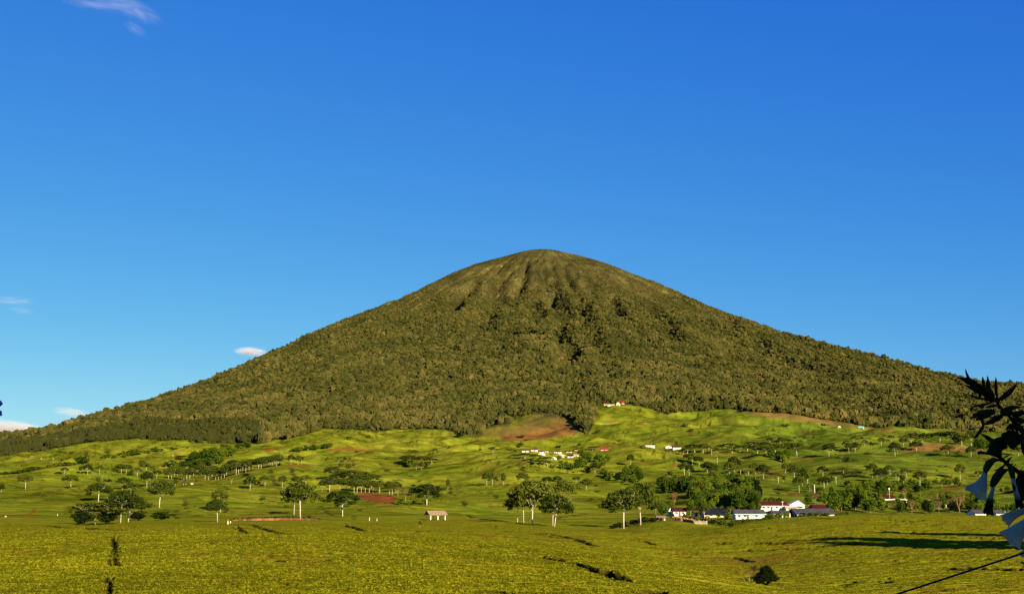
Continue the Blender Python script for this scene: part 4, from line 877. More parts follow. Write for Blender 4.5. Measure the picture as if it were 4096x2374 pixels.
for (x0, x1, b0, b1, h0_, h1_, n) in ((2760, 2930, 2084, 2108, 16, 30, 13), (2930, 3060, 2078, 2090, 10, 16, 9), (3060, 3190, 2062, 2076, 18, 28, 13), (3190, 3400, 2058, 2064, 13, 20, 16)):
    for k in range(n):
        xx = x0 + (x1 - x0) * (k + rg.random()) / n; bb = b0 + (b1 - b0) * (k / n if x0 < 2900 else 1 - k / n); hh = h0_ + (h1_ - h0_) * rg.random()
        hd.append(('D' if xx < 2940 and rg.random() < .7 else 'B', xx, bb, bb - hh, 26 + 12 * rg.random()))
cluster('hedge shrubs in front of the houses', 'shrubs', 'in the hedge before the white houses', hd)
cluster('young trees among the village houses', 'thin trees', 'among the houses left of the long white house', [
 ('M', 2763, 2062, 2015, 30), ('M', 2818, 2072, 2010, 34), ('F', 2690, 2072, 2050, 26), ('F', 2740, 2076, 2052, 30), ('F', 2872, 2070, 2046, 26), ('F', 2905, 2076, 2050, 26), ('C', 2646, 2062, 2015, 20), ('F', 2660, 2058, 2018, 26), ('B', 2830, 2076, 2060, 30), ('B', 2790, 2074, 2062, 22), ('B', 2715, 2074, 2062, 20)])
rs2 = np.random.default_rng(5); sb = {'left': [], 'centre': [], 'right': []}
while sum(map(len, sb.values())) < 110:
    xx = rs2.uniform(20, 4000); yy = rs2.uniform(1700, 2030)
    if yy < np.interp(xx, EDGE[:, 0], EDGE[:, 1]) + 22: continue
    k_ = 'left' if xx < 1350 else 'centre' if xx < 2700 else 'right'
    if len(sb[k_]) > 44: continue
    hh = 5 + 9 * rs2.random() ** 2; sb[k_].append(('D' if rs2.random() < .25 else 'B', xx, yy, yy - hh, hh * (1.2 + 2.2 * rs2.random())))
for k_, v_ in sb.items(): cluster('small shrubs on the %s hills' % k_, 'tiny shrubs', 'strewn over the %s hills' % k_, v_)
# dark bush with its dry neighbour in the near field on the right, and a black stump by the road
put_tree('D', 3066, 2318, 2250, 56, 'black-green bush standing in a gap of the tea at lower right')
put_tree('D', 3040, 2334, 2290, 80, 'lower spreading black-green bush merging with the taller one at lower right')
put_tree('X', 2998, 2322, 2276, 48, 'dry brown bush left of the black-green bush in the tea')
put_tree('D', 953, 2112, 2097, 9, 'tiny black bush in the tea below the red road')
put_tree('B', 800 + 2700, 2112, 2102, 10, 'small dark weed bush on the rounded tea hill at right')

put_tree('D', 3096, 2328, 2290, 50, 'low right-hand lobe of the black-green bush group at lower right')
# palm
def palm(px, by, ty, wpx, label):
    x, Y, z = ground_at(px, by); h = float(ray(px, ty)[1]) * Y - z; w = wpx / 5000 * Y
    root = link('palm_tree', None, loc=(x, Y, z), label=label, category='palm tree')
    t = MB(); t.tube([(0, 0, -.5), (.1, 0, h * .4), (0, 0, h * .72)], [.32, .22, .2], 8); link('trunk', t.mesh('trunk', M_BARK, True), root)
    r = np.random.default_rng(int(px)); 
    for k in range(15):
        a = k / 15 * 6.283 + r.normal() * .15; L = w * .5 * (.8 + .3 * r.random()); up = .1 + .9 * r.random(); m = MB(); P_ = []
        for j in range(7):
            u = j / 6; P_.append(Vector((math.cos(a) * L * u, math.sin(a) * L * u, h * .72 + h * .30 * up * math.sin(u * 2.2) - L * .35 * u * u)))
        m.tube(P_, [.06] * 7, 3); sd = Vector((-math.sin(a), math.cos(a), 0))
        for j in range(1, 13):
            u = j / 12.5; q = P_[min(int(u * 6), 5)].lerp(P_[min(int(u * 6) + 1, 6)], u * 6 % 1)
            for sgn in (-1, 1):
                e = q + sd * sgn * L * .28 * (1.1 - u) + Vector((math.cos(a), math.sin(a), -.35)) * L * .10
                n_ = Vector((math.cos(a), math.sin(a), 0)) * .12
                m.add([q - n_, q + n_, e], [(0, 1, 2)])
        link('frond', m.mesh('frond', M_PALM), root)
palm(3259, 1990, 1912, 56, 'coconut palm with drooping fronds behind the gabled white house')
palm(3667, 2006, 1962, 30, 'small palm above the trees right of the maroon roof')
# tall trees just beyond the right edge; the photograph shows only their long shadows on the tea hill
for k, (x_, y_, h_, w_) in enumerate(((99, 188, 28, 12), (105, 197, 31, 13), (117, 222, 25, 10))):
    root = bpy.data.objects.new('shade_tree', None); COL.objects.link(root)
    link('trunk', NEAR['F'][k % 4][0], root); link('crown', NEAR['F'][k % 4][1], root)
    root.location = (x_, y_, float(H(np.array([float(x_)]), np.array([float(y_)]))[0])); root.scale = (w_, w_, h_)
    root['label'] = '%s leafy tree outside the right edge, counted from the near end' % ORD[k]; root['category'] = 'tree'; root['group'] = 'trees beyond the right edge'
# ------------------------------------------------------------------ buildings
M_WALL = mat('whitewash', (.68, .60, .48), .9, spec=.1, var=.22, scale=1.0)
M_WALLD = mat('weathered_plaster', (.40, .31, .21), .9, var=.3, scale=1.2)
M_MAROON = mat('maroon_tin', (.045, .008, .008), .95, spec=.05, var=.35, scale=1.5)
M_BROWN = mat('brown_tiles', (.07, .030, .020), .95, spec=.05, var=.35, scale=1.2)
M_GREYR = mat('grey_asbestos_roof', (.048, .044, .044), .95, spec=.05, var=.35, scale=.8)
M_NAVY = mat('dark_blue_roof', (.010, .011, .016), .95, spec=.05, var=.3, scale=.8)
M_REDR = mat('bright_red_roof', (.20, .018, .014), .9, spec=.05, var=.2, scale=1)
M_BLUER = mat('blue_tin', (.09, .26, .36), .5, var=.2, scale=1)
M_TIN = mat('weathered_tin', (.20, .17, .095), .8, spec=.1, var=.3, scale=1.1, col2=(.23, .14, .065))
M_PANE = mat('dark_window', (.03, .035, .04), .25, spec=.5)
M_FRAME = mat('painted_frame', (.25, .42, .38), .6)
M_DOOR = mat('brown_door', (.10, .05, .03), .7)
M_WOOD = mat('pale_timber', (.46, .38, .26), .8, var=.25, scale=2)
M_DARKW = mat('dark_timber', (.05, .035, .03), .9)
M_EARTH = mat('red_earth', (.15, .052, .016), .95, var=.4, scale=.6, bump=.6)
M_STONE = mat('pale_stones', (.26, .19, .13), .9, var=.3, scale=1)
def height_at(px, py, Y): return float(ray(px, py)[1]) * Y
def box_part(name, m, parent, *b):
    mb = MB(); mb.box(*b); return link(name, mb.mesh(name, m), parent)
def roof_mesh(x0, x1, y0, y1, ze, zr, ov, th=.12, hip=0.0):
    mb = MB(); ym = (y0 + y1) / 2; a, b = x0 - ov, x1 + ov; k = (zr - ze) / (ym - y0); zo = ze - k * ov
    for s, ya in ((1, y0 - ov), (-1, y1 + ov)):
        vs = [(a, ya, zo), (b, ya, zo), (b - hip, ym, zr), (a + hip, ym, zr), (a, ya, zo + th), (b, ya, zo + th), (b - hip, ym, zr + th), (a + hip, ym, zr + th)]
        mb.add(vs, [(0, 1, 2, 3), (4, 7, 6, 5), (0, 4, 5, 1), (1, 5, 6, 2), (2, 6, 7, 3), (3, 7, 4, 0)])
    if hip:
        mb.add([(a, y0 - ov, zo + th), (a, y1 + ov, zo + th), (a + hip, ym, zr + th)], [(0, 2, 1)]); mb.add([(b, y0 - ov, zo + th), (b, y1 + ov, zo + th), (b - hip, ym, zr + th)], [(0, 1, 2)])
    return mb
def house(name, p0, p1, pbase, peave, pridge, roofm, label, group=None, wallm=None, dy=7.0, openings=(), ov=.5, Yset=None, hip=0.0, front='eave', apex=None, cat='house', ridge_trim=None):
    """house facing the camera: p0..p1 its front from left to right, with base, eave and ridge as they show"""
    wallm = wallm or M_WALL; pc = (p0 + p1) / 2
    x, Y, z = ground_at(pc, pbase)
    if Yset: Y = Yset; x = float(ray(pc, pbase)[0]) * Y; z = height_at(pc, pbase, Y)
    w = (p1 - p0) / 5010 * Y; he = height_at(pc, peave, Y) - z; hr = height_at(pc, pridge, Y + dy / 2) - z
    root = link(name, None, loc=(x, Y, z), label=label, category=cat)
    if group: root['group'] = group
    hw = w / 2
    wall = MB()
    if front == 'eave':
        wall.box(-hw, hw, 0, dy, -1.5, he)
        wall.add([(-hw, 0, he), (-hw, dy, he), (-hw, dy / 2, hr - .05)], [(0, 2, 1)]); wall.add([(hw, 0, he), (hw, dy, he), (hw, dy / 2, hr - .05)], [(0, 1, 2)])
        link('wall', wall.mesh('wall', wallm), root)
        link('roof', roof_mesh(-hw, hw, 0, dy, he + .02, hr, ov, hip=hip).mesh('roof', roofm), root)
    else:
        ax = 0 if apex is None else (apex - pc) / 5010 * Y
        wall.box(-hw, hw, 0, dy, -1.5, he)
        wall.add([(-hw, 0, he), (hw, 0, he), (ax, 0, hr), (-hw, dy, he), (hw, dy, he), (ax, dy, hr)], [(0, 1, 2), (3, 5, 4)])
        link('wall', wall.mesh('wall', wallm), root)
        rf = MB(); t = .15
        for sx in (-1, 1):
            ex = sx * (hw + ov); kz = (hr - he) / max(abs(sx * hw - ax), .1); ez = he - kz * ov
            vs = [(ex, -ov, ez), (ax, -ov, hr), (ax, dy + ov, hr), (ex, dy + ov, ez)]
            vs += [(a, b, c + t) for a, b, c in vs]
            rf.add(vs, [(0, 1, 2, 3), (4, 7, 6, 5), (0, 4, 5, 1), (1, 5, 6, 2), (2, 6, 7, 3), (3, 7, 4, 0)])
        link('roof', rf.mesh('roof', roofm), root)
    for kind_, u, ww, z0, z1 in openings:          # u: place along the front 0..1, ww in metres, z as share of eave height
        cx = -hw + u * w
        if kind_ == 'window':
            fr = box_part('window', M_FRAME, root, cx - ww / 2, cx + ww / 2, -.06, .04, he * z0, he * z1)
            box_part('pane', M_PANE, fr, cx - ww / 2 + .09, cx + ww / 2 - .09, -.075, .03, he * z0 + .09, he * z1 - .09)
        elif kind_ == 'door':
            box_part('door', M_DOOR, root, cx - ww / 2, cx + ww / 2, -.05, .04, 0, he * z1)
        elif kind_ == 'fascia':
            box_part('fascia', M_FRAME, root, -hw - ov, hw + ov, -ov - .1, -ov, he - .35, he - .05)
        elif kind_ == 'pilaster':
            box_part('pilaster', M_WALLD, root, cx - ww / 2, cx + ww / 2, -.09, .04, 0, he * .98)
        elif kind_ == 'veranda':
            box_part('veranda', M_PANE, root, cx - ww / 2, cx + ww / 2, -.04, .04, he * z0, he * z1)
    return root
W_ = lambda *us: [('window', u, 1.3, .42, .80) for u in us]
house('long_house', 3043, 3147, 2041, 2018, 2004, M_MAROON, 'long white house with a maroon roof and a pole in front', openings=W_(.12, .3, .62) + [('door', .42, 1.0, 0, .75), ('pilaster', .73, .25, 0, 1), ('window', .86, 1.2, .42, .8)], dy=8)
house('gabled_house', 3160, 3219, 2038, 2017, 2000, M_WALLD, 'tall white gabled house right of the maroon-roofed long house', front='gable', apex=3195, dy=9, openings=[('window', .66, 2.8, .35, .78), ('window', .5, .8, .9, 1.12)], ov=.35)
house('lean_to', 3146, 3186, 2040, 2029, 2023, M_WALLD, 'low white lean-to between the long house and the gabled house', dy=4, openings=[('door', .3, .9, 0, .8)], cat='outbuilding')
house('long_house', 2944, 3058, 2073, 2053, 2037, M_GREYR, 'long low white house with dark grey roof and green fascia', openings=[('fascia', .5, 0, 0, 0), ('window', .32, 1.1, .3, .75), ('door', .42, .9, 0, .8), ('pilaster', .27, .2, 0, 1), ('pilaster', .62, .2, 0, 1), ('window', .72, 1.1, .3, .7), ('window', .12, 1.1, .3, .7)], dy=8, ov=.6)
house('long_roofed_house', 3092, 3186, 2066, 2051, 2041, M_GREYR, 'low grey-roofed house behind the hedge, left of its twin', wallm=M_WALLD, dy=9, openings=W_(.3, .7))
house('long_roofed_house', 3188, 3338, 2062, 2052, 2033, M_GREYR, 'longest low grey-roofed house half hidden by the hedge', wallm=M_WALLD, dy=11, openings=W_(.2, .5, .8))
house('red_roofed_house', 3256, 3354, 2038, 2029, 2018, M_MAROON, 'house with a long dark red roof behind the grey-roofed ones', wallm=M_REDR, dy=8, openings=W_(.3, .6))
house('maroon_roofed_house', 2694, 2744, 2062, 2042, 2029, M_MAROON, 'small white house with maroon roof at the left end of the village', openings=W_(.25, .75) + [('door', .5, .9, 0, .8)], dy=7)
house('gabled_house', 2674, 2690, 2060, 2044, 2030, M_WALLD, 'narrow white gable left of the small maroon-roofed house', front='gable', dy=4, openings=W_(.5), ov=.2)
house('dark_roofed_house', 2818, 2908, 2068, 2055, 2033, M_NAVY, 'house with a big dark blue roof hidden among trees', wallm=M_WALLD, dy=10, openings=W_(.3, .8))
house('small_house', 2778, 2792, 2066, 2050, 2042, M_BROWN, 'tiny white house glimpsed between thin trees left of the dark blue roof', dy=4, openings=[('door', .5, .8, 0, .8)])
house('tin_shed', 2630, 2661, 2081, 2067, 2061, M_TIN, 'low shed with pale tin roof beside the black hedge', wallm=M_WALLD, dy=4, cat='shed', openings=[('door', .7, 1.0, 0, .8)])
house('brick_house', 2786, 2802, 2086, 2074, 2068, M_BROWN, 'small orange-walled hut at the edge of the tea field', wallm=mat('orange_plaster', (.6, .22, .08)), dy=3.5, openings=[('door', .4, .8, 0, .8)], cat='hut')
house('maroon_roofed_house', 3536, 3580, 1998, 1991, 1978, M_MAROON, 'house with a broad maroon roof high among the belt trees', dy=8, openings=W_(.3, .7))
house('pale_house', 3602, 3628, 2010, 2000, 1992, M_WALLD, 'pale house behind a bare tree right of the maroon roof', dy=7, openings=W_(.3, .7))
house('green_roofed_house', 3762, 3786, 2026, 2014, 2006, mat('green_tin', (.10, .30, .12), .5), 'tiny house with green roof among the belt trees', dy=6, openings=W_(.5))
house('pale_house', 3898, 3944, 2020, 2008, 1998, M_BROWN, 'pale house just under the first trumpet flower', dy=7, openings=W_(.2, .5, .8))
house('low_house', 3902, 3944, 2058, 2050, 2037, M_GREYR, 'low house with white wall strip left of the hanging dark flower', dy=8, openings=W_(.3, .7))
house('low_house', 3986, 4018, 2058, 2050, 2038, M_GREYR, 'low house with white wall strip right of the hanging dark flower', dy=8, openings=W_(.3, .7))
G_V = 'houses of the upper village'
for k, (a, b, base, eave, ridge, rm, lab) in enumerate([
 (2089, 2114, 1806, 1800, 1796, M_BROWN, 'leftmost white house with brown roof in the upper village'),
 (2124, 2150, 1803, 1797, 1792, M_BROWN, 'second white brown-roofed house from left in the upper village'),
 (2157, 2176, 1809, 1804, 1800, M_BROWN, 'white house in the upper village directly above the bright gable'),
 (2181, 2193, 1809, 1805, 1803, M_WALLD, 'little pale hut right of the bright gable in the upper village'),
 (2215, 2246, 1812, 1806, 1803, M_BROWN, 'long thin white house at the middle of the upper village'),
 (2265, 2288, 1808, 1804, 1801, M_MAROON, 'low house with maroon roof between the village trees'),
 (2299, 2309, 1802, 1797, 1791, M_MAROON, 'narrow white house with maroon roof at the upper right of the village'),
 (2271, 2293, 1829, 1822, 1816, M_MAROON, 'bright white house with maroon roof at the lower right of the village'),
 (2295, 2315, 1824, 1819, 1816, M_WALLD, 'pale house touching the bright white one on its right'),
 (2241, 2257, 1827, 1821, 1817, M_WALLD, 'pale hut beside a white post in the upper village'),
 (2403, 2434, 1800, 1796, 1788, M_REDR, 'long building with bright red roof right of the upper village'),
 (2583, 2618, 1787, 1782, 1780, M_WALL, 'long thin white building on the rise right of the red roof'),
 (2692, 2724, 1795, 1787, 1781, M_MAROON, 'white house with dark red roof, rightmost on the hill crest'),
 (2430, 2458, 1622, 1618, 1616, M_WALLD, 'low white building at the top of the green slope under the forest'),
 (2416, 2427, 1620, 1615, 1611, M_REDR, 'small red-roofed house left of the topmost white building'),
 (2487, 2497, 1615, 1610, 1603, M_REDR, 'small red-roofed house right of the topmost white buildings'),
]):
    house('village_house', a, b, base, eave, ridge, rm, lab, G_V, wallm=M_WALLD if k in (3, 5, 6, 8, 9, 10, 13, 14, 15) else None, dy=7, openings=(W_(.25, .75) + [('door', .5, 1.1, 0, .8)]) if b - a > 14 else [('door', .5, 1, 0, .8)])
for (a, b, base, eave, ridge, lab) in [
 (2154, 2180, 1818, 1814, 1809, 'bright white gable in the middle left of the upper village'),
 (2203, 2226, 1835, 1830, 1826, 'white gabled house lowest in the upper village'),
 (2663, 2686, 1792, 1786, 1781, 'white gabled house on the hill crest left of the dark red roof'),
 (2465, 2481, 1620, 1613, 1607, 'white gabled house topmost on the green slope under the forest'),
 (3352, 3364, 1709, 1705, 1702, 'tiny tan hut below the forest left of the blue roof'),
]:
    house('gabled_house', a, b, base, eave, ridge, M_WALLD, lab, G_V, wallm=M_WALL if eave > 1780 else M_WALLD, front='gable', dy=7, ov=.3, openings=[('door', .5, 1.2, 0, .7)])

def shelter(p0, p1, pbase, peave, pridge, roofm, label, dy, ncol, px_shift=0, name='field_shelter', postm=None, pr=.13):
    """open shelter: a gable roof on posts"""
    pc = (p0 + p1) / 2; x, Y, z = ground_at(pc, pbase); w = (p1 - p0) / 5010 * Y
    he = height_at(pc, peave, Y) - z; hr = height_at(pc, pridge, Y + dy / 2) - z
    root = link(name, None, loc=(x, Y, z), label=label, category='shelter')
    mb = roof_mesh(-w / 2, w / 2, 0, dy, he, hr, .45, .06)
    rf = link('roof', mb.mesh('roof', roofm), root)
    n = int(w / .8)
    for i in range(n):          # the roof's tin sheets
        a = -w / 2 - .4 + (w + .8) * i / n; s = MB(); k = (hr - he) / (dy / 2); zo = he - k * .45 + .07
        s.add([(a, -.45, zo), (a + .12, -.45, zo), (a + .12, dy / 2, hr + .07), (a, dy / 2, hr + .07), (a, -.45, zo + .03), (a + .12, -.45, zo + .03), (a + .12, dy / 2, hr + .10), (a, dy / 2, hr + .10)],
              [(0, 1, 2, 3), (4, 7, 6, 5), (0, 4, 5, 1), (1, 5, 6, 2), (3, 7, 4, 0)])
        link('roof_rib', s.mesh('roof_rib', roofm), rf)
    for i in range(ncol):
        for yy, r in ((.25, pr), (dy - .25, pr * .7)):
            cx = -w / 2 + .25 + (w - .5) * i / (ncol - 1); gz = float(H(np.array([x + cx]), np.array([Y + yy]))[0]) - z
            box_part('post', postm or M_WALL, root, cx - r, cx + r, yy - r, yy + r, gz - .4, he - .02 if yy < dy / 2 else he - .02)
    g = MB(); g.add([(-w / 2 + .1, .1, he), (-w / 2 + .1, dy - .1, he), (-w / 2 + .1, dy / 2, hr - .1), (-w / 2 + .16, .1, he), (-w / 2 + .16, dy - .1, he), (-w / 2 + .16, dy / 2, hr - .1)], [(0, 2, 1), (3, 4, 5)])
    link('gable_board', g.mesh('gable_board', M_DARKW), root)
    box_part('beam', M_DARKW, root, -w / 2, w / 2, .2, .32, he - .22, he - .03)
    return root
r_ = shelter(1717, 1788, 2077, 2055, 2041, M_TIN, 'open-sided field shelter with grey rusty tin roof on white posts', 3.6, 3)
r_.rotation_euler = (0, 0, math.radians(30))
shelter(3435, 3456, 1714, 1709, 1704, M_BLUER, 'small open shelter with a light blue roof below the forest', 4, 2, pr=.2)
shelter(732, 744, 1937, 1932, 1929, M_DARKW, 'tiny dark open shed on the left middle slope', 3, 2, pr=.1)
house('white_hut', 764, 770, 1936, 1932, 1930, M_WALLD, 'tiny white hut right of the dark open shed', dy=2, cat='hut')

# fences round the yards
def fence(pts, h, board, label, step=.45, m=None):
    W0 = [ground_at(*p) for p in pts]; root = link('yard_fence', None, loc=W0[0], label=label, category='fence'); me_ = None; r = np.random.default_rng(int(pts[0][0]))
    for a, b in zip(W0[:-1], W0[1:]):
        L = math.hypot(b[0] - a[0], b[1] - a[1]); n = max(2, min(40, int(L / step)))
        for i in range(n):
            u = i / n; x = a[0] + (b[0] - a[0]) * u; y = a[1] + (b[1] - a[1]) * u; z = float(H(np.array([x]), np.array([y]))[0])
            if me_ is None: mb = MB(); mb.box(-board / 2, board / 2, -.03, .03, -.3, 1); me_ = mb.mesh('board', m or M_WOOD)
            o = link('board', me_, root, (x - W0[0][0], y - W0[0][1], z - W0[0][2])); o.scale = (.8 + .4 * r.random(), 1, h * (.8 + .35 * r.random())); o.rotation_euler = (0, r.normal() * .04, 0)
M_CANE = mat('old_bamboo', (.22, .11, .05), .9, var=.4, scale=1)
fence([(2692, 2080), (2728, 2083)], 1.5, .38, 'brown cane fence in front of the small maroon-roofed house', m=M_CANE)
fence([(2734, 2084), (2778, 2092)], 1.3, .36, 'brown cane fence continuing right toward the orange-walled hut', m=M_CANE)
fence([(2782, 2094), (2832, 2096)], 1.2, .10, 'fence of tall pale stakes at the edge of the tea, right of the cane fences', 1.1)
fence([(3130, 2069), (3190, 2066)], 1.2, .30, 'row of pale boards half hidden in the hedge under the grey roofs', 1.6)
fence([(3950, 2055), (4080, 2056)], 1.0, .25, 'low pale garden fence near the hanging flowers', 1.5)
# poles and marker posts
def pole(px, by, ty, label, arm=True, r=.11):
    x, Y, z = ground_at(px, by); h = height_at(px, ty, Y) - z
    root = link('utility_pole', None, loc=(x, Y, z), label=label, category='pole', group='poles on the slopes')
    m = MB(); m.tube([(0, 0, -.5), (0, 0, h)], [r * 1.2, r * .9], 8); link('pole', m.mesh('pole', M_WOOD, True), root)
    if arm: box_part('crossarm', M_WOOD, root, -.5, .5, -.25, -.13, h - .5, h - .3)
PL_ = [(2836, 1804, 1779), (2846, 1819, 1796), (2870, 1854, 1829), (2963, 1907, 1882), (2995, 1913, 1887), (3022, 1916, 1885), (3114, 1933, 1908), (3210, 1942, 1920), (3231, 1935, 1915), (3345, 1936, 1907), (3470, 1923, 1907), (3584, 1936, 1920), (3596, 1935, 1910), (3615, 1936, 1921), (3665, 1966, 1942), (3131, 2040, 2002)]
for k, (a, b, c) in enumerate(PL_):
    pole(a, b, c, ('%s from left of the pale poles on the slopes above the village' % ORD[k]) if a != 3131 else 'thin pole in front of the long white maroon-roofed house', a != 3665)
x, Y, z = ground_at(3559, 2000); h_ = height_at(3559, 1951, Y) - z
root = link('aerial_mast', None, loc=(x, Y, z), label='white aerial mast rising above the maroon roof', category='mast')
m = MB(); m.tube([(0, 0, -.5), (0, 0, h_)], [.10, .07], 6); link('pole', m.mesh('pole', M_WOOD, True), root)
box_part('aerial', M_WALL, root, -.32, .32, -.2, .2, h_ - .9, h_ + .2)
def marker(px, by, ty, label, top=None, r=.1, g=None):
    x, Y, z = ground_at(px, by); h = height_at(px, ty, Y) - z
    root = link('marker_post', None, loc=(x, Y, z), label=label, category='post')
    if g: root['group'] = g
    box_part('post', M_WOOD, root, -r, r, -r, r, -.3, h * (.55 if top else 1))
    if top: box_part('cap', top, root, -r * .8, r * .8, -r * .8, r * .8, h * .55 + .003, h)
M_ORANGE = mat('orange_paint', (.8, .32, .06), .6)
marker(912, 2094, 2081, 'white marker with an orange top at the left end of the red road', M_ORANGE, .16)
marker(922, 2090, 2082, 'small white marker right of the orange-topped one', None, .12)
marker(1478, 2081, 2068, 'thin pale post on the dark path left of the shelter', None, .1)
marker(1508, 2082, 2072, 'shorter pale post between the thin post and the shelter', None, .09)
marker(230, 2061, 2053, 'pale post at the lower left near the striped tea beds', None, .10)
marker(165, 1836, 1831, 'left one of two white marks high on the far left slope', None, .22)
marker(213, 1837, 1832, 'right one of two white marks high on the far left slope', None, .22)
marker(692, 1822, 1817, 'small white mark on the bright slope above the thicket', None, .3)
marker(3640, 1938, 1931, 'white square marker between the poles at right', None, .35)
marker(2251, 1829, 1815, 'white post in the middle of the upper village', None, .3)
# boulder at the far left
import bmesh
def rock(px, by, w_, h_, label, seed):
    x, Y, z = ground_at(px, by); bm = bmesh.new(); bmesh.ops.create_icosphere(bm, subdivisions=2, radius=1); r = np.random.default_rng(seed)
    for v in bm.verts: v.co *= 1 + .18 * (r.random() - .5)
    me = bpy.data.meshes.new('boulder'); bm.to_mesh(me); bm.free(); me.materials.append(M_STONE)
    o = link('boulder', me, loc=(x, Y, z + h_ * .3), label=label, category='boulder'); o.scale = (w_, w_, h_)
rock(22, 2066, .55, .45, 'pale boulder on the red track at the far left', 3)
rock(2520 + 480, 1930, 3.5, .9, 'long tan heap of earth on the slope right of the grove', 5) if False else None

# ------------------------------------------------------------------ the red road with its cut bank
def ribbon(name, poly, w, lift, m, **props):
    pts = []
    for a, b in zip(poly[:-1], poly[1:]):
        n = max(2, int(math.hypot(b[0] - a[0], b[1] - a[1]) / 1.5))
        pts += [(a[0] + (b[0] - a[0]) * i / n, a[1] + (b[1] - a[1]) * i / n) for i in range(n)]
    pts.append(poly[-1]); mb = MB()
    P_ = np.array(pts); D = np.gradient(P_, axis=0); D /= np.linalg.norm(D, axis=1)[:, None] + 1e-9; Nn = np.stack([-D[:, 1], D[:, 0]], 1)
    vs = []
    for s in (-.5, 0, .5):
        Q = P_ + Nn * w * s; zz = H(Q[:, 0], Q[:, 1].copy()) + lift; vs.append(np.column_stack([Q, zz]))
    n = len(pts); V = [tuple(v) for row in vs for v in row]
    mb.add(V, [(r * n + i, r * n + i + 1, (r + 1) * n + i + 1, (r + 1) * n + i) for r in range(2) for i in range(n - 1)])
    return link(name, mb.mesh(name, m, True), **props), P_
ROAD = [(905, 2089), (950, 2085), (1000, 2081), (1060, 2078), (1130, 2077), (1200, 2078), (1240, 2081), (1270, 2083)]
def along(poly, Yfix=None):
    w = []
    for (a, b) in poly:
        t, e = ray(a, b); Y = Yfix or ground_at(a, b)[1]; w.append((float(t) * Y, Y))
    return w
yr = ground_at(1000, 2081)[1]
ROADW = [(x, Y) for x, Y in along(ROAD, None)]
ym_ = float(np.median([p[1] for p in ROADW])); ROADW = [(x / Y * (ym_ + (Y - ym_) * .25), ym_ + (Y - ym_) * .25) for x, Y in ROADW]
rd, PR_ = ribbon('dirt_road', ROADW, 3.0, .08, M_EARTH, kind='structure')
bank = MB(); n = len(PR_); prof = np.sin(np.linspace(0, math.pi, n)) ** .5
Bz = H(PR_[:, 0], PR_[:, 1] + 1.6)
for i in range(n - 1):
    for (a, b) in ((i, i + 1),):
        x0, y0, z0 = PR_[a, 0], PR_[a, 1] + 1.6, Bz[a]; x1, y1, z1 = PR_[b, 0], PR_[b, 1] + 1.6, Bz[b]
        h0, h1 = .12 + .62 * prof[a], .12 + .62 * prof[b]
        bank.add([(x0, y0 - .1, z0 - .3), (x1, y1 - .1, z1 - .3), (x1, y1 + .25, z1 + h1), (x0, y0 + .25, z0 + h0), (x1, y1 + 2.5, z1 + h1 + .05), (x0, y0 + 2.5, z0 + h0 + .05)], [(0, 1, 2, 3), (3, 2, 4, 5)])
link('earth_bank', bank.mesh('earth_bank', M_EARTH, True), label='cut bank of bare red earth behind the dirt road', category='earth bank')
stems = MB(); rs_ = np.random.default_rng(12)
for i in range(n):
    for k in range(1):
        x0, y0 = PR_[i, 0] + rs_.random() * 1.2, PR_[i, 1] + 1.95; z0 = Bz[i] + .12 + .62 * prof[i]
        stems.tube([(x0, y0, z0 - .1), (x0 + rs_.normal() * .06, y0, z0 + .42)], [.035, .03], 4)
link('tea_stems', stems.mesh('tea_stems', M_TWIG), kind='stuff', label='row of pale tea bush stems along the top of the red bank', category='stems')
brow = MB()
for i in range(n):
    for k in range(3):
        x0, y0 = PR_[i, 0] + rs_.random() * 1.5, PR_[i, 1] + 2.3; z0 = Bz[i] + .12 + .62 * prof[i]
        quad_cloud(brow, (x0, y0, z0 + .32), 14, (.5, .3, .2), .28, 0, 1, rs_)
link('tea_brow', brow.mesh('tea_brow', M_LEAFD), kind='stuff', label='dark tea foliage overhanging the top of the red bank', category='tea')

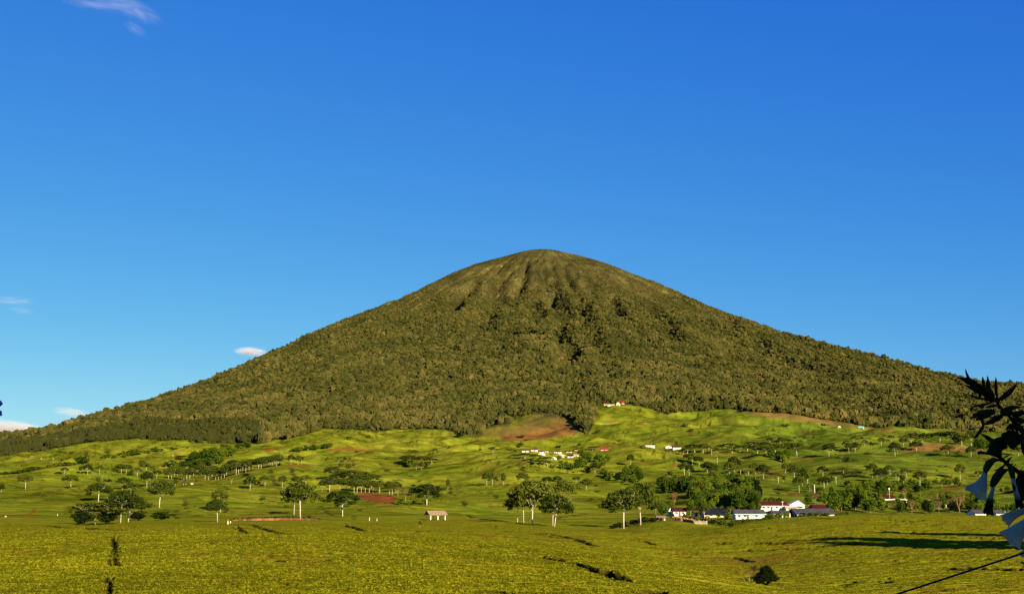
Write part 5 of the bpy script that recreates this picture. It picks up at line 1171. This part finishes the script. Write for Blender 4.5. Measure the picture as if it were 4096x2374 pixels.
# ------------------------------------------------------------------ clouds (thin vapour far beyond the mountain)
def cloudmat(name, dens, seed, stretch=(1, 1, 1), lo=.42, hi=.62):
    m = bpy.data.materials.new(name); m.use_nodes = True; n = m.node_tree; n.nodes.clear()
    out = n.nodes.new('ShaderNodeOutputMaterial'); pv = n.nodes.new('ShaderNodeVolumePrincipled'); pv.inputs['Color'].default_value = (1, .93, .82, 1)
    tc = n.nodes.new('ShaderNodeTexCoord'); ln = n.nodes.new('ShaderNodeVectorMath'); ln.operation = 'LENGTH'
    n.links.new(tc.outputs['Object'], ln.inputs[0])
    fo = n.nodes.new('ShaderNodeMapRange'); fo.interpolation_type = 'SMOOTHSTEP'; fo.inputs[1].default_value = 1.0; fo.inputs[2].default_value = .25; fo.inputs[3].default_value = 0; fo.inputs[4].default_value = 1
    n.links.new(ln.outputs['Value'], fo.inputs[0])
    mp = n.nodes.new('ShaderNodeMapping'); mp.inputs['Scale'].default_value = stretch; mp.inputs['Location'].default_value = (seed, seed * .7, 0)
    no = n.nodes.new('ShaderNodeTexNoise'); no.inputs['Scale'].default_value = 1.6; no.inputs['Detail'].default_value = 4
    n.links.new(tc.outputs['Object'], mp.inputs[0]); n.links.new(mp.outputs[0], no.inputs['Vector'])
    mr = n.nodes.new('ShaderNodeMapRange'); mr.inputs[1].default_value = lo; mr.inputs[2].default_value = hi
    n.links.new(no.outputs[0], mr.inputs[0])
    m1 = n.nodes.new('ShaderNodeMath'); m1.operation = 'MULTIPLY'; m2 = n.nodes.new('ShaderNodeMath'); m2.operation = 'MULTIPLY'; m2.inputs[1].default_value = dens
    n.links.new(fo.outputs[0], m1.inputs[0]); n.links.new(mr.outputs[0], m1.inputs[1]); n.links.new(m1.outputs[0], m2.inputs[0]); n.links.new(m2.outputs[0], pv.inputs['Density'])
    n.links.new(pv.outputs[0], out.inputs['Volume']); return m
def cloud(px, py, wpx, hpx, dens, label, seed, tilt=0, stretch=(1.5, 1, 3), Y=24000, lo=.42, hi=.62):
    t, e = ray(px, py); bm = bmesh.new(); bmesh.ops.create_icosphere(bm, subdivisions=3, radius=1)
    me = bpy.data.meshes.new('cloud'); bm.to_mesh(me); bm.free(); me.materials.append(cloudmat('cloud_vapour', dens, seed, stretch, lo, hi))
    o = link('cloud', me, loc=(float(t) * Y, Y, float(e) * Y), label=label, category='cloud'); s = Y / 5010 / 2
    o.scale = (wpx * s, 500, hpx * s); o.rotation_euler = (0, math.radians(tilt), 0)
cloud(40, 1772, 560, 180, .009, 'bright cream cloud low on the horizon at the left edge', 1, 8, (1.2, 1, 2), lo=.12, hi=.42)
cloud(70, 1712, 400, 70, .0026, 'pale veil of cloud above the cream one at the left edge', 2, 10, (1.2, 1, 3), lo=.3, hi=.55)
cloud(1003, 1406, 150, 40, .0045, 'small bright lens-shaped cloud touching the left flank of the volcano', 3, 0, (1.3, 1, 1.6), lo=.3, hi=.55)
cloud(290, 1648, 190, 44, .0012, 'faint short cloud streak left of the volcano', 4, 7, (1.3, 1, 2.5), lo=.3, hi=.6)
cloud(55, 1202, 190, 40, .0006, 'very faint cloud streak high at the left edge', 5, 0, (1.3, 1, 3))
cloud(90, 1242, 110, 28, .0005, 'fainter small wisp just below the left-edge streak', 6, 0, (1.3, 1, 3))
cloud(400, 5, 480, 100, .0005, 'wispy cloud cut by the top edge at upper left', 7, 8, (1.4, 1, 4))
cloud(545, 42, 300, 90, .0004, 'thin feathery cloud trailing right at upper left', 8, 22, (1.6, 1, 4))
cloud(540, 115, 110, 44, .0004, 'tiny cloud puff below the feathery one', 9, 10, (1.4, 1, 3))
# ------------------------------------------------------------------ close to the camera: angel's trumpet, cable, blue flower
M_BLEAF = mat('trumpet_leaf', (.014, .030, .005), .9, spec=0, var=.3, scale=12)
M_BSTEM = mat('trumpet_stem', (.014, .015, .006), .9, spec=0)
M_CALYX = mat('green_calyx', (.05, .07, .010), .9, spec=0)
def petalmat():
    m = bpy.data.materials.new('white_corolla'); m.use_nodes = True; n = m.node_tree; n.nodes.clear()
    out = n.nodes.new('ShaderNodeOutputMaterial'); df = n.nodes.new('ShaderNodeBsdfDiffuse'); tr = n.nodes.new('ShaderNodeBsdfTranslucent'); ms = n.nodes.new('ShaderNodeMixShader'); ms.inputs[0].default_value = .35
    at = n.nodes.new('ShaderNodeAttribute'); at.attribute_name = 'wilt'; no = n.nodes.new('ShaderNodeTexNoise'); no.inputs['Scale'].default_value = 60
    mx = n.nodes.new('ShaderNodeMix'); mx.data_type = 'RGBA'; mx.inputs[6].default_value = (.72, .56, .33, 1); mx.inputs[7].default_value = (.030, .013, .009, 1)
    tc = n.nodes.new('ShaderNodeTexCoord'); n.links.new(tc.outputs['Object'], no.inputs['Vector'])
    ad = n.nodes.new('ShaderNodeMath'); ad.operation = 'MULTIPLY_ADD'; ad.inputs[1].default_value = .5; ad.inputs[2].default_value = -.25
    n.links.new(no.outputs[0], ad.inputs[0]); a2 = n.nodes.new('ShaderNodeMath'); a2.operation = 'ADD'; a2.use_clamp = True
    n.links.new(ad.outputs[0], a2.inputs[0]); n.links.new(at.outputs['Fac'], a2.inputs[1]); n.links.new(a2.outputs[0], mx.inputs[0])
    n.links.new(mx.outputs[2], df.inputs[0]); n.links.new(mx.outputs[2], tr.inputs[0])
    n.links.new(df.outputs[0], ms.inputs[1]); n.links.new(tr.outputs[0], ms.inputs[2]); n.links.new(ms.outputs[0], out.inputs[0]); return m
M_PETAL = petalmat()
YB = 6.0
def P3(px, py, Y=YB):
    t, e = ray(px, py); return Vector((float(t) * Y, Y, float(e) * Y))
def bez(a, b, c, n): return [a * (1 - u) ** 2 + b * 2 * u * (1 - u) + c * u * u for u in [i / n for i in range(n + 1)]]
plant = link('trumpet_flower_bush', None, loc=P3(4180, 2000) * 1.0, label="shaded angel's trumpet bush with black leaves and hanging white flowers at right edge", category='plant')
PO = Vector(plant.location)
def rel(mb): mb.v = [tuple(Vector(v) - PO) for v in mb.v]; return mb
rb = np.random.default_rng(77)
def leaf(bx, by, tx, ty, wpx, bend=0.0, bend_dir=None, tilt=None):
    wpx = wpx * .88
    n = 9; d0 = rb.normal() * .04; d1 = d0 + rb.normal() * .10
    a, c = P3(bx, by, YB + d0), P3(tx, ty, YB + d1)
    ax = (c - a); s = Vector((-ax.z, 0, ax.x)).normalized()
    b = (a + c) / 2 + s * bend * .0012 + Vector((0, rb.normal() * .03, 0))
    cur = bez(a, b, c, n); mb = MB(); w = wpx * .0012 * .5; tl = rb.normal() * .35 if tilt is None else tilt
    vs = []
    for i, p in enumerate(cur):
        u = i / n; dr = (cur[min(i + 1, n)] - cur[max(i - 1, 0)]).normalized(); sd = Vector((-dr.z, 0, dr.x)).normalized()
        sd = (sd * math.cos(tl) + Vector((0, 1, 0)) * math.sin(tl)); nv = dr.cross(sd)
        k = (math.sin(math.pi * min(1, u * .92 + .06)) ** .8) * (1 - .35 * u) * 1.25; k = max(k, .03) * w
        wv = 1 + .14 * math.sin(u * 19 + bx)
        vs += [p - sd * k * wv - nv * k * .25, p - sd * k * .5, p + nv * k * .22, p + sd * k * .5, p + sd * k / wv - nv * k * .25]
    fs = [(i * 5 + j, i * 5 + j + 1, (i + 1) * 5 + j + 1, (i + 1) * 5 + j) for i in range(n) for j in range(4)]
    mb.add(vs, fs); o = link('leaf', rel(mb).mesh('leaf', M_BLEAF, True), plant)
    md = o.modifiers.new('thick', 'SOLIDIFY'); md.thickness = .0012
LV = [(3944, 1575, 3861, 1474, 30, 6), (3938, 1562, 3832, 1508, 30, -8), (3950, 1585, 3856, 1538, 20, -4), (3946, 1580, 3949, 1502, 27, 3), (3938, 1560, 3929, 1505, 15, 0), (3989, 1592, 3983, 1507, 24, 2),
 (3994, 1600, 4067, 1533, 24, -8), (3949, 1598, 3872, 1576, 12, -3), (3965, 1610, 3886, 1624, 11, 4), (3980, 1640, 3890, 1658, 44, 8), (3966, 1640, 3904, 1682, 24, 4), (4012, 1636, 4086, 1627, 20, 3), (3988, 1620, 3941, 1627, 13, 0),
 (4010, 1665, 3935, 1697, 22, 5), (3938, 1694, 3892, 1757, 15, 8), (4022, 1655, 3963, 1667, 24, 6), (4040, 1680, 4006, 1698, 14, 4), (4064, 1696, 4024, 1712, 28, 3), (4050, 1664, 4106, 1645, 26, 4), (4050, 1676, 4110, 1684, 24, 3),
 (4086, 1748, 4005, 1735, 74, 14), (4030, 1740, 3945, 1816, 62, 16), (4055, 1750, 4040, 1792, 60, 0), (3978, 1775, 3921, 1733, 24, -5), (3985, 1765, 4003, 1830, 44, 0), (4010, 1760, 3960, 1800, 60, 8), (4008, 1834, 4038, 1818, 11, -3), (4030, 1858, 4050, 1824, 15, 0), (4036, 1858, 4067, 1857, 9, 3),
 (3962, 1560, 3955, 1530, 30, 0), (3985, 1600, 3940, 1560, 46, 6), (3975, 1605, 3930, 1545, 34, -4), (4000, 1650, 4060, 1650, 34, 4), (4070, 1690, 4100, 1720, 40, 0),
 (4020, 1854, 3975, 1881, 11, 9), (4064, 1962, 4004, 1972, 12, 0), (4098, 1880, 4088, 2005, 66, 0), (4074, 1905, 4091, 1867, 18, 0), (4062, 1870, 4084, 1890, 10, 3), (4100, 1900, 4062, 1940, 26, 0), (4100, 2255, 4080, 2246, 14, 0), (3992, 1590, 3998, 1610, 22, 0), (4084, 1745, 4096, 1792, 40, 0), (4056, 1962, 4046, 1930, 14, 0)]
for l in LV: leaf(*l)
# stems: the leafy shoot and the flowering one grow from a trunk that stands outside the frame
def stem(pts, r, name='stem', dy=0.0, m=None):
    mb = MB(); mb.tube([P3(a, b, YB + dy) for a, b in pts], r, 7); return link(name, rel(mb).mesh(name, m or M_BSTEM, True), plant)
stem([(3948, 1565), (3984, 1600), (4000, 1628), (4027, 1648), (4052, 1684), (4074, 1713), (4098, 1728), (4150, 1770), (4200, 1850)], [.004, .006, .007, .008, .009, .010, .011, .013, .016])
stem([(3912, 1811), (3922, 1808), (3947, 1812), (3985, 1822), (4006, 1832), (4028, 1854), (4060, 1876), (4100, 1905), (4160, 1960), (4220, 2060)], [.008, .009, .005, .006, .008, .010, .011, .012, .015, .018])
stem([(4052, 1684), (4070, 1730), (4084, 1748), (4105, 1770), (4150, 1800)], [.006, .006, .007, .008, .010])
stem([(4024, 1718), (4068, 1698), (4098, 1686)], [.003, .004, .004])
stem([(4088, 1700), (4092, 1790), (4120, 1860)], [.008, .01, .012])
tk = MB(); tk.tube([Vector((3.0, 6.1, -2.6)), Vector((2.9, 6.05, -1.6)), Vector((2.75, 6.0, -.6)), P3(4220, 2060), P3(4200, 1850)], [.06, .05, .04, .028, .017], 9)
link('trunk', rel(tk).mesh('trunk', M_BSTEM, True), plant)
br_ = MB(); br_.tube([Vector((2.75, 6.0, -.6)), P3(4230, 2250), P3(4150, 2110)], [.03, .02, .01], 7); link('branch', rel(br_).mesh('branch', M_BSTEM, True), plant)
def flower(path, neck, mouth_r, calyx, wilt=(2, 3), lobes=.16, squash=1.0, dy=0.0):
    """path: centre line in photo pixels from calyx to mouth"""
    fl = None; cp_ = [P3(a, b, YB + dy) for a, b in path]; n = 22; pts = []
    seg = len(cp_) - 1
    for i in range(n + 1):
        u = i / n * seg; k = min(int(u), seg - 1); f = u - k
        p0, p1, p2, p3 = cp_[max(k - 1, 0)], cp_[k], cp_[k + 1], cp_[min(k + 2, seg)]
        pts.append(.5 * ((2 * p1) + (p2 - p0) * f + (2 * p0 - 5 * p1 + 4 * p2 - p3) * f * f + (3 * p1 - p0 - 3 * p2 + p3) * f ** 3))
    mb = MB(); N_ = 40; vs = []; wl = []
    ph = rb.random() * 6
    for i, p in enumerate(pts):
        u = i / n; d = (pts[min(i + 1, n)] - pts[max(i - 1, 0)]).normalized(); a = d.cross(Vector((0, 1, 0))).normalized(); b = d.cross(a)
        r = neck + (mouth_r - neck) * (.42 * u + .58 * u ** 2.1)
        for k in range(N_):
            th = 2 * math.pi * k / N_; c5 = math.cos(5 * th + ph)
            rr = r * (1 + .06 * c5 * u + .03 * math.sin(10 * th + ph) * u); ext = d * (lobes * mouth_r * (max(0, c5) ** 3) * (max(0, u - .8) / .2) ** 1.5)
            out = 1 + (.10 * max(0, c5) * (max(0, u - .85) / .15))
            vs.append(p + (a * math.cos(th) + b * math.sin(th) * squash) * rr * out + ext); wl.append(max(0, min(1, (u - wilt[0]) / (wilt[1] - wilt[0]))))
    fs = [(i * N_ + k, i * N_ + (k + 1) % N_, (i + 1) * N_ + (k + 1) % N_, (i + 1) * N_ + k) for i in range(n) for k in range(N_)]
    mb.add(vs, fs); me = rel(mb).mesh('flower', M_PETAL, True)
    at = me.attributes.new('wilt', 'FLOAT', 'POINT'); at.data.foreach_set('value', np.array(wl, np.float32))
    fl = link('flower', me, plant)
    if calyx:
        cm = MB(); q = [P3(a, b, YB + dy) for a, b, _ in calyx]; cm.tube(q, [w * .0012 / 2 for _, _, w in calyx], 10); link('calyx', rel(cm).mesh('calyx', M_CALYX, True), fl)
    return fl
flower([(3943, 1880), (3934, 1912), (3922, 1942), (3902, 1972)], .008, .055, [(4010, 1846, 5), (3996, 1838, 9), (3975, 1838, 22), (3956, 1852, 32), (3945, 1872, 28), (3940, 1892, 14)], squash=.8)
flower([(3974, 1944), (3966, 1976), (3958, 2010), (3952, 2052)], .008, .024, [(4036, 1876, 5), (4020, 1880, 18), (4002, 1888, 32), (3986, 1908, 36), (3974, 1930, 30), (3966, 1946, 14)], wilt=(.42, .62), lobes=.5, dy=.03)
flower([(4050, 1905), (4058, 1945), (4068, 1985), (4078, 2026)], .009, .017, [(4036, 1856, 10), (4042, 1872, 24), (4048, 1892, 24), (4053, 1914, 16)], wilt=(.62, .78), lobes=.6, dy=-.04)
flower([(4110, 2036), (4078, 2048), (4048, 2062), (4022, 2080)], .012, .032, [(4140, 2020, 14), (4120, 2030, 24), (4100, 2040, 22)], squash=.8, dy=.05)
flower([(4130, 2060), (4104, 2088), (4076, 2118), (4040, 2156)], .012, .056, [(4160, 2030, 14), (4140, 2050, 26), (4120, 2070, 24)], squash=.8, dy=-.05)
flower([(4150, 2170), (4130, 2190), (4108, 2205), (4092, 2222)], .010, .022, [(4170, 2150, 10), (4155, 2165, 18)], squash=.8)

# the black cable that crosses the lower right corner, from a stake to a pole outside the frame
YC = 4.5
cb = MB(); c0, c1 = P3(-1900, 4106 + 2, YC), P3(6400, 1453, YC); k_ = 40; cpts = []
for i in range(k_ + 1):
    u = i / k_; p = c0.lerp(c1, u); cpts.append(p - Vector((0, 0, .02 * 4 * u * (1 - u))))
cb.tube(cpts, .0036, 8)
link('cable', cb.mesh('cable', mat('black_rubber', (.012, .011, .012), .5), True), label='black cable slanting across the lower right corner', category='cable')
ps = MB(); ps.tube([c1 + Vector((.03, 0, -c1.z - 2.6)), c1 + Vector((.03, 0, .35))], [.05, .045], 10)
link('pole', ps.mesh('pole', M_DARKW, True), label='wooden pole outside the frame that holds the black cable', category='pole')
# blue blossoms of a garden plant at the left edge
M_BLUE = mat('blue_petal', (.10, .30, .95), .6)
yb = 3.2; bl_ = link('blue_flower', None, loc=P3(-120, 2100, yb), label='blue blossoms just entering at the left edge against the sky', category='flower'); BO = Vector(bl_.location)
sm = MB(); sm.tube([Vector((P3(-160, 2000, yb).x, yb, -2.6)), P3(-150, 2300, yb), P3(-80, 1850, yb), P3(-26, 1660, yb), P3(-14, 1600, yb)], [.006, .005, .003, .002, .001], 6); sm.v = [tuple(Vector(v) - BO) for v in sm.v]
link('stem', sm.mesh('stem', M_BSTEM, True), bl_)
for (a, b, c, d) in ((-14, 1608, 12, 1614), (-16, 1632, 9, 1662), (-18, 1600, -30, 1580), (-20, 1640, -46, 1650)):
    pm = MB(); p, q = P3(a, b, yb), P3(c, d, yb); s = Vector((-(q - p).z, 0, (q - p).x)).normalized() * .008
    mm = (p + q) / 2 + (q - p) * .15; dp = Vector((0, .004, 0))
    pm.add([p, mm + s - dp, q, mm - s + dp, mm - dp * 2], [(0, 4, 1), (1, 4, 2), (2, 4, 3), (3, 4, 0), (0, 1, 2, 3)]); pm.v = [tuple(Vector(v) - BO) for v in pm.v]
    link('petal', pm.mesh('petal', M_BLUE), bl_)
# unseen house added behind the camera to keep the sun off the trumpet bush
vh = link('shade_blocker', None, loc=(6, -3.5, -2.32), label='unseen house added behind the camera to shade the trumpet bush', category='house')
box_part('wall', M_WALLD, vh, -14, 12, -9, 0, -.3, 6.0)
link('roof', roof_mesh(-14, 12, -9, 0, 6.02, 8.6, 1.2).mesh('roof', M_BROWN), vh)
for u in (-9, -4, 1, 6):
    w_ = box_part('window', M_FRAME, vh, u, u + 1.6, -.02, .06, 1.0, 2.4); box_part('pane', M_PANE, w_, u + .1, u + 1.5, 0, .08, 1.1, 2.3)
